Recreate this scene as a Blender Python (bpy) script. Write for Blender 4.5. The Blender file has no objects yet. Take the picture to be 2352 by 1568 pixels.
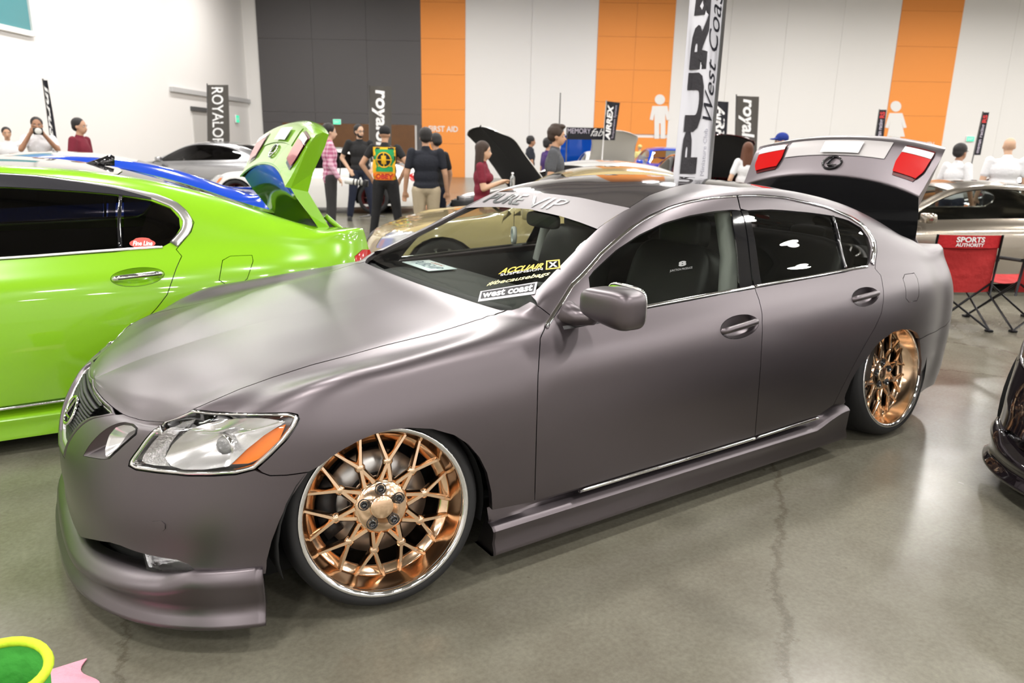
import bpy, bmesh, math, random
import numpy as np
from mathutils import Vector, Matrix, Quaternion
from mathutils.bvhtree import BVHTree
from mathutils.geometry import delaunay_2d_cdt
random.seed(7); np.random.seed(7)
PI = math.pi
SC = bpy.context.scene
COL = SC.collection
# ---------------------------------------------------------------- camera
CAM = np.array([0.85914, 2.80876, 1.45470]); YAW, PITCH, ROLL = (math.radians(a) for a in (-123.924, 14.9086, 1.1338)); FPX = 1705.46
IW, IH = 2352, 1568
def cam_axes():
    f = np.array([math.cos(YAW)*math.cos(PITCH), math.sin(YAW)*math.cos(PITCH), -math.sin(PITCH)])
    r0 = np.cross(f, [0, 0, 1]); r0 /= np.linalg.norm(r0); u0 = np.cross(r0, f)
    return f, r0*math.cos(ROLL)+u0*math.sin(ROLL), -r0*math.sin(ROLL)+u0*math.cos(ROLL)
CF, CR, CU = cam_axes()
cd = bpy.data.cameras.new('camera'); co = bpy.data.objects.new('camera', cd); COL.objects.link(co)
cd.sensor_width = 36; cd.lens = FPX/IW*36; cd.clip_start = .05; cd.clip_end = 300
m = Matrix(((CR[0], CU[0], -CF[0], CAM[0]), (CR[1], CU[1], -CF[1], CAM[1]), (CR[2], CU[2], -CF[2], CAM[2]), (0, 0, 0, 1)))
co.matrix_world = m
SC.camera = co
cd.dof.use_dof = True; cd.dof.focus_distance = 2.5; cd.dof.aperture_fstop = 4.0
def ray(x, y): return CF + CR*(x-IW/2)/FPX - CU*(y-IH/2)/FPX
def at(x, y, **k):
    """pixel -> point on the plane X=, Y=, Z=, at depth D= along the view, or on plane P=(point, normal)"""
    d = ray(x, y)
    if 'P' in k:
        p, n = k['P']; t = np.dot(np.array(p)-CAM, n)/np.dot(d, n)
    elif 'D' in k: t = k['D']
    else:
        a, v = next(iter(k.items())); i = 'XYZ'.index(a); t = (v-CAM[i])/d[i]
    return CAM+t*d
# ---------------------------------------------------------------- world, exposure
w = bpy.data.worlds.new('world'); SC.world = w; w.use_nodes = True
bg = w.node_tree.nodes.get('Background') or w.node_tree.nodes.new('ShaderNodeBackground')
bg.inputs[0].default_value = (.9, .95, 1, 1); bg.inputs[1].default_value = 0.15
SC.view_settings.view_transform = 'Standard'; SC.view_settings.look = 'None'
SC.view_settings.gamma = 1; SC.view_settings.use_curve_mapping = False
SC.view_settings.exposure = 0.0
try:
    SC.cycles.max_bounces = 7; SC.cycles.use_adaptive_sampling = True; SC.cycles.adaptive_threshold = .03; SC.cycles.transparent_max_bounces = 24; SC.cycles.caustics_reflective = False; SC.cycles.caustics_refractive = False
    SC.cycles.sample_clamp_indirect = 6; SC.cycles.use_denoising = True
except Exception: pass
# hall frame: the back wall faces the camera, the side walls run along the view
WYAW = YAW+math.radians(0.0)
HF = np.array([math.cos(WYAW), math.sin(WYAW), 0.]); HR = np.array([math.sin(WYAW), -math.cos(WYAW), 0.])   # into the hall, to the right
C0 = np.array([CAM[0], CAM[1], 0.])
def hall(r, f, z=0.): return C0 + HR*r + HF*f + np.array([0, 0, z])
HROT = math.atan2(HR[1], HR[0])
WALL_D = 33.0; WALL_L = -11.4; WALL_R = 42.0; WALL_B = -26.0; CEIL = 8.4
# high-bay lamps of the hall: real round fixtures hung in rows under the ceiling
LAMPS = [(r, f) for r in np.arange(-8.5, 40, 6.6) for f in np.arange(-23, 32, 4.6)]
lampdata = bpy.data.lights.new('high_bay_lamp', 'AREA'); lampdata.shape = 'DISK'; lampdata.size = .75
lampdata.energy = 215; lampdata.color = (1, .965, .925)
glowdata = bpy.data.lights.new('lamp_glow', 'POINT'); glowdata.shadow_soft_size = .2; glowdata.energy = 45; glowdata.color = (1, .965, .925)
# ---------------------------------------------------------------- sedan surface: one spline skin, panels are cut from it
def interp(x, xs, ys):
    return np.interp(x, xs, ys)
def pchip(x, xs, ys):
    h = np.diff(xs); d = np.diff(ys)/h; m = np.zeros(len(xs)); m[0], m[-1] = d[0], d[-1]
    for i in range(1, len(xs)-1):
        if d[i-1]*d[i] > 0:
            w1, w2 = 2*h[i]+h[i-1], h[i]+2*h[i-1]; m[i] = (w1+w2)/(w1/d[i-1]+w2/d[i])
    i = int(np.clip(np.searchsorted(xs, x)-1, 0, len(xs)-2)); t = (x-xs[i])/h[i]
    return (2*t**3-3*t**2+1)*ys[i]+(t**3-2*t**2+t)*h[i]*m[i]+(-2*t**3+3*t**2)*ys[i+1]+(t**3-t**2)*h[i]*m[i+1]
class Spline1:
    """cardinal natural cubic spline basis on given knots"""
    def __init__(s, k):
        s.k = np.asarray(k, float); n = len(k); h = np.diff(s.k)
        A = np.zeros((n, n)); B = np.zeros((n, n)); A[0, 0] = A[-1, -1] = 1
        for i in range(1, n-1):
            A[i, i-1] = h[i-1]; A[i, i] = 2*(h[i-1]+h[i]); A[i, i+1] = h[i]
            B[i, i-1] = 6/h[i-1]; B[i, i] = -6/h[i-1]-6/h[i]; B[i, i+1] = 6/h[i]
        s.M = np.linalg.solve(A, B); s.h = h
    def basis(s, x, d=0):
        x = np.clip(np.asarray(x, float), s.k[0], s.k[-1]); n = len(s.k)
        i = np.clip(np.searchsorted(s.k, x, side='right')-1, 0, n-2)
        h = s.h[i]; a = (s.k[i+1]-x)/h; b = (x-s.k[i])/h
        W = np.zeros((len(x), n)); r = np.arange(len(x))
        if d == 0:
            W[r, i] += a; W[r, i+1] += b
            W += ((a**3-a)*h*h/6)[:, None]*s.M[i] + ((b**3-b)*h*h/6)[:, None]*s.M[i+1]
        else:
            W[r, i] -= 1/h; W[r, i+1] += 1/h
            W += (-(3*a*a-1)*h/6)[:, None]*s.M[i] + ((3*b*b-1)*h/6)[:, None]*s.M[i+1]
        return W
def sedan_net():
    PH = [0, 12, 24, 36, 46, 55, 63, 70, 77, 83.5]
    # front fan rows 0..7 : X0,Z0,Ys,Z1,p
    FR = [(.836,.088,.872,.095,2.8,2),(.843,.150,.884,.160,2.8,2),(.828,.235,.896,.255,2.5,2),(.828,.335,.905,.380,2.3,2),
          (.822,.440,.908,.505,2.1,2),(.800,.525,.900,.630,2.0,2),(.762,.590,.866,.725,2.1,3),(.728,.618,.796,.797,2.3,6)]
    R8 = {0:(.697,0,.648),12:(.688,.145,.642),24:(.648,.355,.631),36:(.590,.495,.640),46:(.518,.598,.676),55:(.438,.640,.708),
          63:(.355,.657,.729),70:(.278,.667,.741),77:(.193,.676,.752),83.5:(.106,.684,.764)}
    hx = [-.52,-.4,-.2,0,.15,.3,.45,.55,.62,.66,.685,.697]; hz = [.875,.859,.828,.798,.779,.759,.736,.717,.699,.682,.664,.648]
    cols = []
    for ph in PH:
        t = math.radians(ph); col = []
        for (X0,Z0,Ys,Z1,p,k) in FR:
            s = math.sin(t)**k
            col.append((X0*math.cos(t)**(2/p), Ys*math.sin(t)**(2/p) if ph else 0., Z0+(Z1-Z0)*s))
        a = np.array(R8[ph]); cx = .697*(1-(ph/90)**1.15); b = np.array((cx, 0, interp(cx, hx, hz)))
        col.append(tuple(a))
        for f in (.14,.32,.52,.76):
            q = a+(b-a)*f
            q[2] += .012*math.sin(math.pi*f)*min(1, ph/36)
            col.append(tuple(q))
        col.append(tuple(b)); cols.append(col)
    XS = [0,-.2,-.4,-.5,-.56,-.62,-.7,-.8,-.92,-1.06,-1.2,-1.3,-1.45,-1.65,-1.9,-2.15,-2.4,-2.6,-2.8,-3.0,-3.15,-3.3]
    def row(kn):
        k = np.array(kn)[::-1]; return lambda X: (pchip(X, k[:,0], k[:,1]), pchip(X, k[:,0], k[:,2]))
    SR = [row([(0,.872,.095),(-.4,.875,.10),(-2.4,.875,.083),(-2.8,.87,.11),(-3.0,.865,.14),(-3.3,.805,.165)]),
          row([(0,.884,.16),(-2.4,.884,.155),(-2.8,.88,.18),(-3.3,.815,.24)]),
          row([(0,.896,.255),(-2.4,.896,.25),(-2.8,.894,.27),(-3.0,.885,.29),(-3.15,.86,.31),(-3.3,.822,.33)]),
          row([(0,.905,.38),(-2.6,.905,.38),(-2.9,.90,.40),(-3.15,.868,.43),(-3.3,.828,.44)]),
          row([(0,.908,.505),(-.6,.910,.51),(-2.6,.910,.52),(-2.9,.905,.54),(-3.15,.87,.56),(-3.3,.83,.565)]),
          row([(0,.900,.63),(-.6,.902,.64),(-2.6,.902,.66),(-2.9,.896,.675),(-3.15,.86,.69),(-3.3,.82,.695)]),
          row([(0,.868,.725),(-.3,.872,.735),(-.6,.874,.745),(-1.65,.874,.775),(-2.6,.870,.79),(-2.9,.862,.795),(-3.15,.83,.795),(-3.3,.79,.79)]),
          row([(0,.800,.797),(-.2,.805,.818),(-.4,.806,.834),(-.56,.804,.842),(-.7,.800,.846),(-1.1,.797,.866),(-1.65,.797,.888),(-2.15,.797,.894),(-2.6,.795,.898),(-2.9,.79,.893),(-3.15,.763,.882),(-3.3,.735,.872)])]
    UP = {0:[(.69,.778),(.60,.787),(.48,.793),(.34,.797),(.17,.799),(0,.799)],
     -.2:[(.70,.804),(.61,.813),(.49,.820),(.35,.825),(.17,.828),(0,.829)],
     -.4:[(.70,.838),(.61,.846),(.48,.852),(.34,.856),(.17,.858),(0,.859)],
     -.5:[(.705,.858),(.62,.866),(.48,.871),(.34,.874),(.17,.875),(0,.875)],
     -.56:[(.735,.862),(.69,.870),(.60,.874),(.45,.876),(.22,.877),(0,.877)],
     -.62:[(.768,.862),(.735,.882),(.69,.897),(.55,.897),(.28,.894),(0,.893)],
     -.7:[(.766,.884),(.722,.915),(.666,.937),(.54,.943),(.27,.941),(0,.940)],
     -.8:[(.764,.905),(.714,.952),(.645,.986),(.52,.993),(.26,.995),(0,.995)],
     -.92:[(.760,.928),(.705,.993),(.622,1.040),(.50,1.052),(.25,1.060),(0,1.063)],
     -1.06:[(.755,.952),(.694,1.045),(.592,1.110),(.48,1.127),(.24,1.138),(0,1.141)],
     -1.2:[(.750,.973),(.686,1.083),(.578,1.172),(.475,1.194),(.24,1.208),(0,1.212)],
     -1.3:[(.748,.984),(.685,1.100),(.588,1.203),(.495,1.226),(.25,1.244),(0,1.249)],
     -1.45:[(.746,.994),(.688,1.112),(.597,1.230),(.51,1.257),(.28,1.279),(0,1.285)],
     -1.65:[(.745,1.0),(.69,1.12),(.60,1.25),(.52,1.281),(.30,1.303),(0,1.309)],
     -1.9:[(.745,1.003),(.69,1.123),(.60,1.256),(.52,1.287),(.30,1.310),(0,1.316)],
     -2.15:[(.745,1.001),(.69,1.12),(.60,1.246),(.52,1.276),(.30,1.298),(0,1.304)],
     -2.4:[(.745,.995),(.69,1.106),(.605,1.218),(.525,1.247),(.30,1.266),(0,1.271)],
     -2.6:[(.745,.984),(.692,1.086),(.610,1.185),(.53,1.209),(.30,1.218),(0,1.221)],
     -2.8:[(.746,.966),(.697,1.050),(.617,1.132),(.54,1.157),(.30,1.150),(0,1.148)],
     -3.0:[(.744,.944),(.698,1.003),(.626,1.062),(.55,1.082),(.30,1.070),(0,1.066)],
     -3.15:[(.732,.926),(.692,.966),(.632,1.006),(.56,1.022),(.30,1.014),(0,1.010)],
     -3.3:[(.715,.908),(.682,.938),(.632,.962),(.565,.974),(.30,.978),(0,.978)]}
    for X in XS:
        col = []
        for r in SR:
            y, z = r(X); col.append((X, y, z))
        col += [(X, y, z) for y, z in UP[X]]
        cols.append(col)
    RR = [(-3.80,.17,2.15),(-3.84,.24,2.15),(-3.86,.33,2.1),(-3.86,.44,2.1),(-3.85,.56,2.1),(-3.84,.69,2.1),(-3.83,.80,2.1),(-3.82,.895,2.2),
          (-3.81,.948,2.3),(-3.805,.958,2.3)]
    base = cols[-1]
    for ph in [76, 63, 51, 39, 26, 13, 0]:
        t = math.radians(ph); col = []
        for r, (X0, Z0, p) in enumerate(RR):
            Xb, Yb, Zb = base[r]; s = math.sin(t)**2
            col.append((Xb+(X0-Xb)*math.cos(t)**(2/p), Yb*math.sin(t)**(2/p) if ph else 0., Z0+(Zb-Z0)*s))
        a = np.array(col[9]); cx = -3.3-(.50)*(1-ph/90); b = np.array((cx, 0, interp(-cx, [3.3,3.6,3.80], [.978,.972,.964])))
        for f in (.25, .5, .75):
            col.append(tuple(a+(b-a)*f))
        col.append(tuple(b)); cols.append(col)
    C = np.array(cols)
    # fairing: even out hand-set values
    for _ in range(8):                      # hood, both ways
        B = C.copy()
        for i in range(1, 13):
            for j in range(9, 14):
                l, r = C[i-1, j], C[i+1, j]; dn = C[i, j-1]; upv = C[i, j+1] if j < 13 else C[i, 12]*[1, -1, 1]
                av = lambda a, b, p: a+(b-a)*np.linalg.norm((p-a)[:2])/(np.linalg.norm((p-a)[:2])+np.linalg.norm((b-p)[:2])+1e-9)
                z = (av(l, r, C[i, j])[2]+av(dn, upv, C[i, j])[2])/2; B[i, j, 2] += .45*(z-C[i, j, 2])
        C = B
    for _ in range(3):                      # flanks and roof, along the car
        B = C.copy()
        for i in range(3, 31):
            for j in range(0, 14):
                if i < 11 and j > 7: continue
                if 11 <= i <= 16 and j >= 8: continue
                d0 = np.linalg.norm(C[i, j]-C[i-1, j]); d1 = np.linalg.norm(C[i+1, j]-C[i, j]); q = C[i-1, j]+(C[i+1, j]-C[i-1, j])*d0/(d0+d1)
                k = .12 if i < 11 else .30
                B[i, j, 1:] += k*(q-C[i, j])[1:]*(1 if j < 8 else .5)
        C = B
    return C       # (ncol, nrow, 3)
class Skin:
    def __init__(s, C):
        s.C = C
        du = np.linalg.norm(np.diff(C[:, 2:8], axis=0), axis=2).mean(1); dv = np.linalg.norm(np.diff(C[8:-6], axis=1), axis=2).mean(0)
        s.U = np.concatenate([[0], np.cumsum(du)]); s.V = np.concatenate([[0], np.cumsum(dv)])
        s.su = Spline1(s.U); s.sv = Spline1(s.V)
    def ev(s, uv, normals=False):
        uv = np.asarray(uv, float).reshape(-1, 2)
        Bu = s.su.basis(uv[:, 0]); Bv = s.sv.basis(uv[:, 1])
        P = np.einsum('ni,ijk,nj->nk', Bu, s.C, Bv, optimize=True)
        if not normals: return P
        Du = np.einsum('ni,ijk,nj->nk', s.su.basis(uv[:, 0], 1), s.C, Bv, optimize=True)
        Dv = np.einsum('ni,ijk,nj->nk', Bu, s.C, s.sv.basis(uv[:, 1], 1), optimize=True)
        N = np.cross(Du, Dv); N /= np.linalg.norm(N, axis=1)[:, None]+1e-12
        return P, N
# ---------------------------------------------------------------- materials
MATS = {}
def principled(name):
    mt = bpy.data.materials.new(name); mt.use_nodes = True
    return mt, mt.node_tree, mt.node_tree.nodes['Principled BSDF']
def mat(name, col, rough=.5, metal=0., coat=0., coat_rough=.05, spec=None, emit=None, estr=1., trans=0., ior=1.45, noise=None, bump=None, alpha=1., sheen=0., aniso=0.):
    if name in MATS: return MATS[name]
    mt, nt, b = principled(name)
    b.inputs['Base Color'].default_value = (*col, 1); b.inputs['Roughness'].default_value = rough; b.inputs['Metallic'].default_value = metal
    b.inputs['Coat Weight'].default_value = coat; b.inputs['Coat Roughness'].default_value = coat_rough
    if spec is not None: b.inputs['Specular IOR Level'].default_value = spec
    if emit: b.inputs['Emission Color'].default_value = (*emit, 1); b.inputs['Emission Strength'].default_value = estr
    b.inputs['Transmission Weight'].default_value = trans; b.inputs['IOR'].default_value = ior
    if sheen: b.inputs['Sheen Weight'].default_value = sheen
    if noise or bump:
        tc = nt.nodes.new('ShaderNodeTexCoord')
    if noise:      # (scale, amount) colour variation
        n = nt.nodes.new('ShaderNodeTexNoise'); n.inputs['Scale'].default_value = noise[0]; n.inputs['Detail'].default_value = 5
        nt.links.new(tc.outputs['Object'], n.inputs['Vector'])
        mx = nt.nodes.new('ShaderNodeMix'); mx.data_type = 'RGBA'
        mx.inputs['A'].default_value = (*[c*(1-noise[1]) for c in col], 1); mx.inputs['B'].default_value = (*[min(1, c*(1+noise[1])) for c in col], 1)
        nt.links.new(n.outputs['Fac'], mx.inputs['Factor']); nt.links.new(mx.outputs['Result'], b.inputs['Base Color'])
    if bump:       # (scale, strength, distance)
        n = nt.nodes.new('ShaderNodeTexNoise'); n.inputs['Scale'].default_value = bump[0]; n.inputs['Detail'].default_value = 6
        nt.links.new(tc.outputs['Object'], n.inputs['Vector'])
        bp = nt.nodes.new('ShaderNodeBump'); bp.inputs['Strength'].default_value = bump[1]; bp.inputs['Distance'].default_value = bump[2]
        nt.links.new(n.outputs['Fac'], bp.inputs['Height']); nt.links.new(bp.outputs['Normal'], b.inputs['Normal'])
    MATS[name] = mt
    return mt
def glass(name, tint, refl_ior=1.5, opacity=0., rough=0.):
    """window glass: fresnel mirror over a tinted see-through pane"""
    if name in MATS: return MATS[name]
    mt = bpy.data.materials.new(name); mt.use_nodes = True; nt = mt.node_tree; nt.nodes.clear()
    out = nt.nodes.new('ShaderNodeOutputMaterial'); mix = nt.nodes.new('ShaderNodeMixShader'); fr = nt.nodes.new('ShaderNodeFresnel')
    tr = nt.nodes.new('ShaderNodeBsdfTransparent'); gl = nt.nodes.new('ShaderNodeBsdfGlossy')
    ge = nt.nodes.new('ShaderNodeNewGeometry'); mr = nt.nodes.new('ShaderNodeMapRange'); mr.inputs['To Min'].default_value = refl_ior; mr.inputs['To Max'].default_value = 1/refl_ior
    nt.links.new(ge.outputs['Backfacing'], mr.inputs['Value']); nt.links.new(mr.outputs['Result'], fr.inputs['IOR'])
    tr.inputs['Color'].default_value = (*tint, 1); gl.inputs['Roughness'].default_value = rough
    nt.links.new(fr.outputs[0], mix.inputs[0]); nt.links.new(tr.outputs[0], mix.inputs[1]); nt.links.new(gl.outputs[0], mix.inputs[2])
    nt.links.new(mix.outputs[0], out.inputs[0]); MATS[name] = mt
    return mt
BLACK = mat('black_plastic', (.012, .012, .013), .45)
RUBBER = mat('tyre_rubber', (.014, .014, .015), .62, bump=(90, .15, .002))
CHROME = mat('chrome', (.82, .82, .83), .08, 1.)
SATCHROME = mat('brushed_aluminium_trim', (.62, .61, .60), .28, 1.)
GLOSSBLACK = mat('gloss_black', (.010, .010, .012), .06, coat=1)
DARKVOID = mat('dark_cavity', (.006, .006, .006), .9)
# ---------------------------------------------------------------- objects
def link(o, parent=None):
    COL.objects.link(o)
    if parent is not None: o.parent = parent
    return o
def tag(o, label, cat, group=None, kind=None):
    o['label'] = label
    if cat: o['category'] = cat
    if group: o['group'] = group
    if kind: o['kind'] = kind
    return o
def thing(name, label, cat, loc=(0, 0, 0), rotz=0., group=None):
    o = bpy.data.objects.new(name, None); link(o); o.location = loc; o.rotation_euler = (0, 0, rotz); o.empty_display_size = .1
    return tag(o, label, cat, group)
def meshdata(name, V, F, mt, smooth=True, normals=None, mats=None, midx=None):
    me = bpy.data.meshes.new(name)
    V = np.asarray(V, float).reshape(-1, 3)
    me.from_pydata(V.tolist(), [], [tuple(int(i) for i in f) for f in F]); me.update()
    for mm in (mats or [mt]): me.materials.append(mm)
    if midx is not None: me.polygons.foreach_set('material_index', np.asarray(midx, dtype=np.int32))
    if smooth: me.polygons.foreach_set('use_smooth', np.ones(len(me.polygons), dtype=bool))
    if normals is not None: me.normals_split_custom_set_from_vertices([tuple(n) for n in normals])
    return me
def obj(name, VF, mt, parent=None, smooth=True, normals=None, loc=None, rot=None):
    V, F = VF
    o = bpy.data.objects.new(name, meshdata(name, V, F, mt, smooth, normals)); link(o, parent)
    if loc is not None: o.location = loc
    if rot is not None: o.rotation_euler = rot
    return o
def flat(o, angle=35):
    """smooth shading with crisp edges above the angle"""
    me = o.data; bm = bmesh.new(); bm.from_mesh(me)
    for e in bm.edges:
        if len(e.link_faces) == 2 and e.calc_face_angle(0) > math.radians(angle): e.smooth = False
    bm.to_mesh(me); bm.free(); return o
# ---- geometry: every builder gives (V, F)
def join(*parts):
    V = []; F = []; n = 0
    for v, f in parts:
        v = np.asarray(v, float).reshape(-1, 3); V.append(v); F += [tuple(i+n for i in q) for q in f]; n += len(v)
    return np.concatenate(V), F
def xf(VF, M=None, loc=None, s=None):
    V, F = VF; V = np.asarray(V, float)
    if s is not None: V = V*np.asarray(s)
    if M is not None: V = V@np.asarray(M, float)[:3, :3].T
    if loc is not None: V = V+np.asarray(loc)
    return V, F
def rotm(ax, a): return np.array(Matrix.Rotation(a, 3, ax))
def box(sx, sy, sz, c=(0, 0, 0), bev=0.):
    if bev <= 0:
        V = np.array([(x, y, z) for x in (-.5, .5) for y in (-.5, .5) for z in (-.5, .5)])*[sx, sy, sz]+c
        return V, [(0, 1, 3, 2), (4, 6, 7, 5), (0, 4, 5, 1), (2, 3, 7, 6), (0, 2, 6, 4), (1, 5, 7, 3)]
    bm = bmesh.new(); bmesh.ops.create_cube(bm, size=1); bmesh.ops.scale(bm, vec=(sx, sy, sz), verts=bm.verts)
    bmesh.ops.bevel(bm, geom=bm.edges[:], offset=bev, segments=2, affect='EDGES', profile=.5)
    V = np.array([v.co[:] for v in bm.verts])+c; F = [tuple(v.index for v in f.verts) for f in bm.faces]; bm.free()
    return V, F
def grid_faces(nu, nv, cu=False, cv=False, flip=False):
    F = []
    for i in range(nu if cu else nu-1):
        for j in range(nv if cv else nv-1):
            a, b, c, d = i*nv+j, ((i+1) % nu)*nv+j, ((i+1) % nu)*nv+(j+1) % nv, i*nv+(j+1) % nv
            F.append((a, d, c, b) if flip else (a, b, c, d))
    return F
def grid(G, cu=False, cv=False, flip=False):
    G = np.asarray(G, float); return G.reshape(-1, 3), grid_faces(G.shape[0], G.shape[1], cu, cv, flip)
def lathe(prof, n=32, axis='Z', cap=False):
    """profile [(r, h)] turned about the axis"""
    a = np.arange(n)*2*PI/n; P = np.array(prof, float)
    G = np.stack([np.outer(np.cos(a), P[:, 0]), np.outer(np.sin(a), P[:, 0]), np.tile(P[:, 1], (n, 1))], -1)
    V, F = grid(G, cu=True)
    if cap:
        F += [tuple(i*len(P) for i in range(n))[::-1], tuple(i*len(P)+len(P)-1 for i in range(n))]
    if axis == 'Y': V = V[:, [0, 2, 1]]*[1, 1, -1]
    if axis == 'X': V = V[:, [2, 1, 0]]*[1, 1, -1]
    return V, F
def frames(P):
    P = np.asarray(P, float); T = np.gradient(P, axis=0); T /= np.linalg.norm(T, axis=1)[:, None]+1e-12
    n = np.cross(T[0], [0, 0, 1]);
    if np.linalg.norm(n) < 1e-3: n = np.cross(T[0], [0, 1, 0])
    n /= np.linalg.norm(n); N = [n]
    for i in range(1, len(P)):
        n = N[-1]-T[i]*np.dot(N[-1], T[i]); n /= np.linalg.norm(n)+1e-12; N.append(n)
    N = np.array(N); return T, N, np.cross(T, N)
def tube(P, r, n=8, cap=True, sec=None):
    """round (or sectioned) tube along a polyline; r may vary"""
    P = np.asarray(P, float); T, N, B = frames(P); r = np.broadcast_to(np.asarray(r, float), (len(P),))
    if sec is None:
        a = np.arange(n)*2*PI/n; sec = np.stack([np.cos(a), np.sin(a)], -1)
    sec = np.asarray(sec, float); n = len(sec)
    G = P[:, None]+r[:, None, None]*(N[:, None]*sec[None, :, :1]+B[:, None]*sec[None, :, 1:])
    V, F = grid(G, cv=True, flip=True)
    if cap: F += [tuple(range(n)), tuple(range((len(P)-1)*n, len(P)*n))[::-1]]
    return V, F
def smooth_path(P, k=8):
    P = np.asarray(P, float); t = np.concatenate([[0], np.cumsum(np.linalg.norm(np.diff(P, axis=0), axis=1)+1e-9)])
    return Spline1(t).basis(np.linspace(0, t[-1], (len(P)-1)*k+1))@P
def ellipsoid(c, r, nu=16, nv=10, M=None):
    u = np.arange(nu)*2*PI/nu; v = np.linspace(-PI/2, PI/2, nv)
    G = np.stack([np.outer(np.cos(u), np.cos(v)), np.outer(np.sin(u), np.cos(v)), np.tile(np.sin(v), (nu, 1))], -1)*np.asarray(r)
    V, F = grid(G, cu=True)
    if M is not None: V = V@np.asarray(M).T
    return V+np.asarray(c), F
def superell(c, r, e1=.5, e2=.5, nu=28, nv=16):
    u = np.arange(nu)*2*PI/nu; v = np.linspace(-PI/2, PI/2, nv); sp = lambda x, e: np.sign(x)*np.abs(x)**e
    G = np.stack([np.outer(sp(np.cos(u), e2), sp(np.cos(v), e1)), np.outer(sp(np.sin(u), e2), sp(np.cos(v), e1)), np.tile(sp(np.sin(v), e1), (nu, 1))], -1)*np.asarray(r)
    V, F = grid(G, cu=True); return V+np.asarray(c), F
def prism(poly, h, axis='Z'):
    """flat outline [(x, y)] extruded by h"""
    P = np.asarray(poly, float); n = len(P)
    a2 = np.sum(P[:, 0]*np.roll(P[:, 1], -1)-np.roll(P[:, 0], -1)*P[:, 1])
    if a2 < 0: P = P[::-1]
    V = np.concatenate([np.c_[P, np.zeros(n)], np.c_[P, np.full(n, h)]])
    F = [tuple(range(n))[::-1], tuple(range(n, 2*n))]+[(i, (i+1) % n, n+(i+1) % n, n+i) for i in range(n)]
    return V, F
# ---- planar triangulation of outlines with holes
def in_poly(p, poly):
    x, y = p[:, 0][:, None], p[:, 1][:, None]; P = np.asarray(poly); Q = np.roll(P, -1, 0)
    c = ((P[:, 1] > y) != (Q[:, 1] > y)) & (x < (Q[:, 0]-P[:, 0])*(y-P[:, 1])/(Q[:, 1]-P[:, 1]+1e-30)+P[:, 0])
    return (c.sum(1) % 2) == 1
def densify(poly, step):
    P = np.asarray(poly, float); out = []
    for a, b in zip(P, np.roll(P, -1, 0)):
        n = max(1, int(math.ceil(np.linalg.norm(b-a)/step))); out += [a+(b-a)*k/n for k in range(n)]
    return np.array(out)
def inset(poly, d):
    P = np.asarray(poly, float)
    keep = np.linalg.norm(P-np.roll(P, 1, 0), axis=1) > 1e-7; P = P[keep]
    a2 = np.sum(P[:, 0]*np.roll(P[:, 1], -1)-np.roll(P[:, 0], -1)*P[:, 1]); s = 1 if a2 > 0 else -1
    e = np.roll(P, -1, 0)-P; e /= np.linalg.norm(e, axis=1)[:, None]+1e-12; n = np.stack([-e[:, 1], e[:, 0]], -1)*s
    m = n+np.roll(n, 1, 0); l = (m*m).sum(1)/2; m = m/np.maximum(l, .35)[:, None]
    return P+m*d
def tri_region(outer, holes, step):
    outer = densify(outer, step); holes = [densify(h, step) for h in holes]
    loops = [outer]+holes; pts = np.concatenate(loops); nb = len(pts); edges = []; k = 0
    for l in loops:
        edges += [(k+i, k+(i+1) % len(l)) for i in range(len(l))]; k += len(l)
    lo, hi = outer.min(0), outer.max(0)
    gx, gy = np.meshgrid(np.arange(lo[0]+step/2, hi[0], step), np.arange(lo[1]+step/2, hi[1], step), indexing='ij')
    gx = gx+(np.arange(gx.shape[1]) % 2)*step/2
    g = np.stack([gx.ravel(), gy.ravel()], -1)
    ok = in_poly(g, outer)
    for h in holes: ok &= ~in_poly(g, h)
    g = g[ok]
    if len(g):
        keep = np.ones(len(g), bool)
        for s in range(0, len(g), 2000):
            d = ((g[s:s+2000, None]-pts[None])**2).sum(2).min(1); keep[s:s+2000] = d > (step*.55)**2
        g = g[keep]
    allp = np.concatenate([pts, g]) if len(g) else pts
    vs, es, fs, ov, oe, of = delaunay_2d_cdt([Vector(p) for p in allp], edges, [], 0, 1e-7)
    V = np.array([v[:] for v in vs]); F = np.array([f for f in fs if len(f) == 3])
    cen = V[F].mean(1); ok = in_poly(cen, outer)
    for h in holes: ok &= ~in_poly(cen, h)
    F = F[ok]
    a = V[F[:, 1]]-V[F[:, 0]]; b = V[F[:, 2]]-V[F[:, 0]]; ar = a[:, 0]*b[:, 1]-a[:, 1]*b[:, 0]
    F = F[np.abs(ar) > 1e-10]; ar = ar[np.abs(ar) > 1e-10]
    F[ar < 0] = F[ar < 0][:, ::-1]
    used = np.unique(F); mp = -np.ones(len(V), int); mp[used] = np.arange(len(used))
    return V[used], mp[F]
def boundary(F):
    d = {}
    for f in F:
        for a, b in ((f[0], f[1]), (f[1], f[2]), (f[2], f[0])): d[(a, b)] = 1
    return [e for e in d if (e[1], e[0]) not in d]
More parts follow.
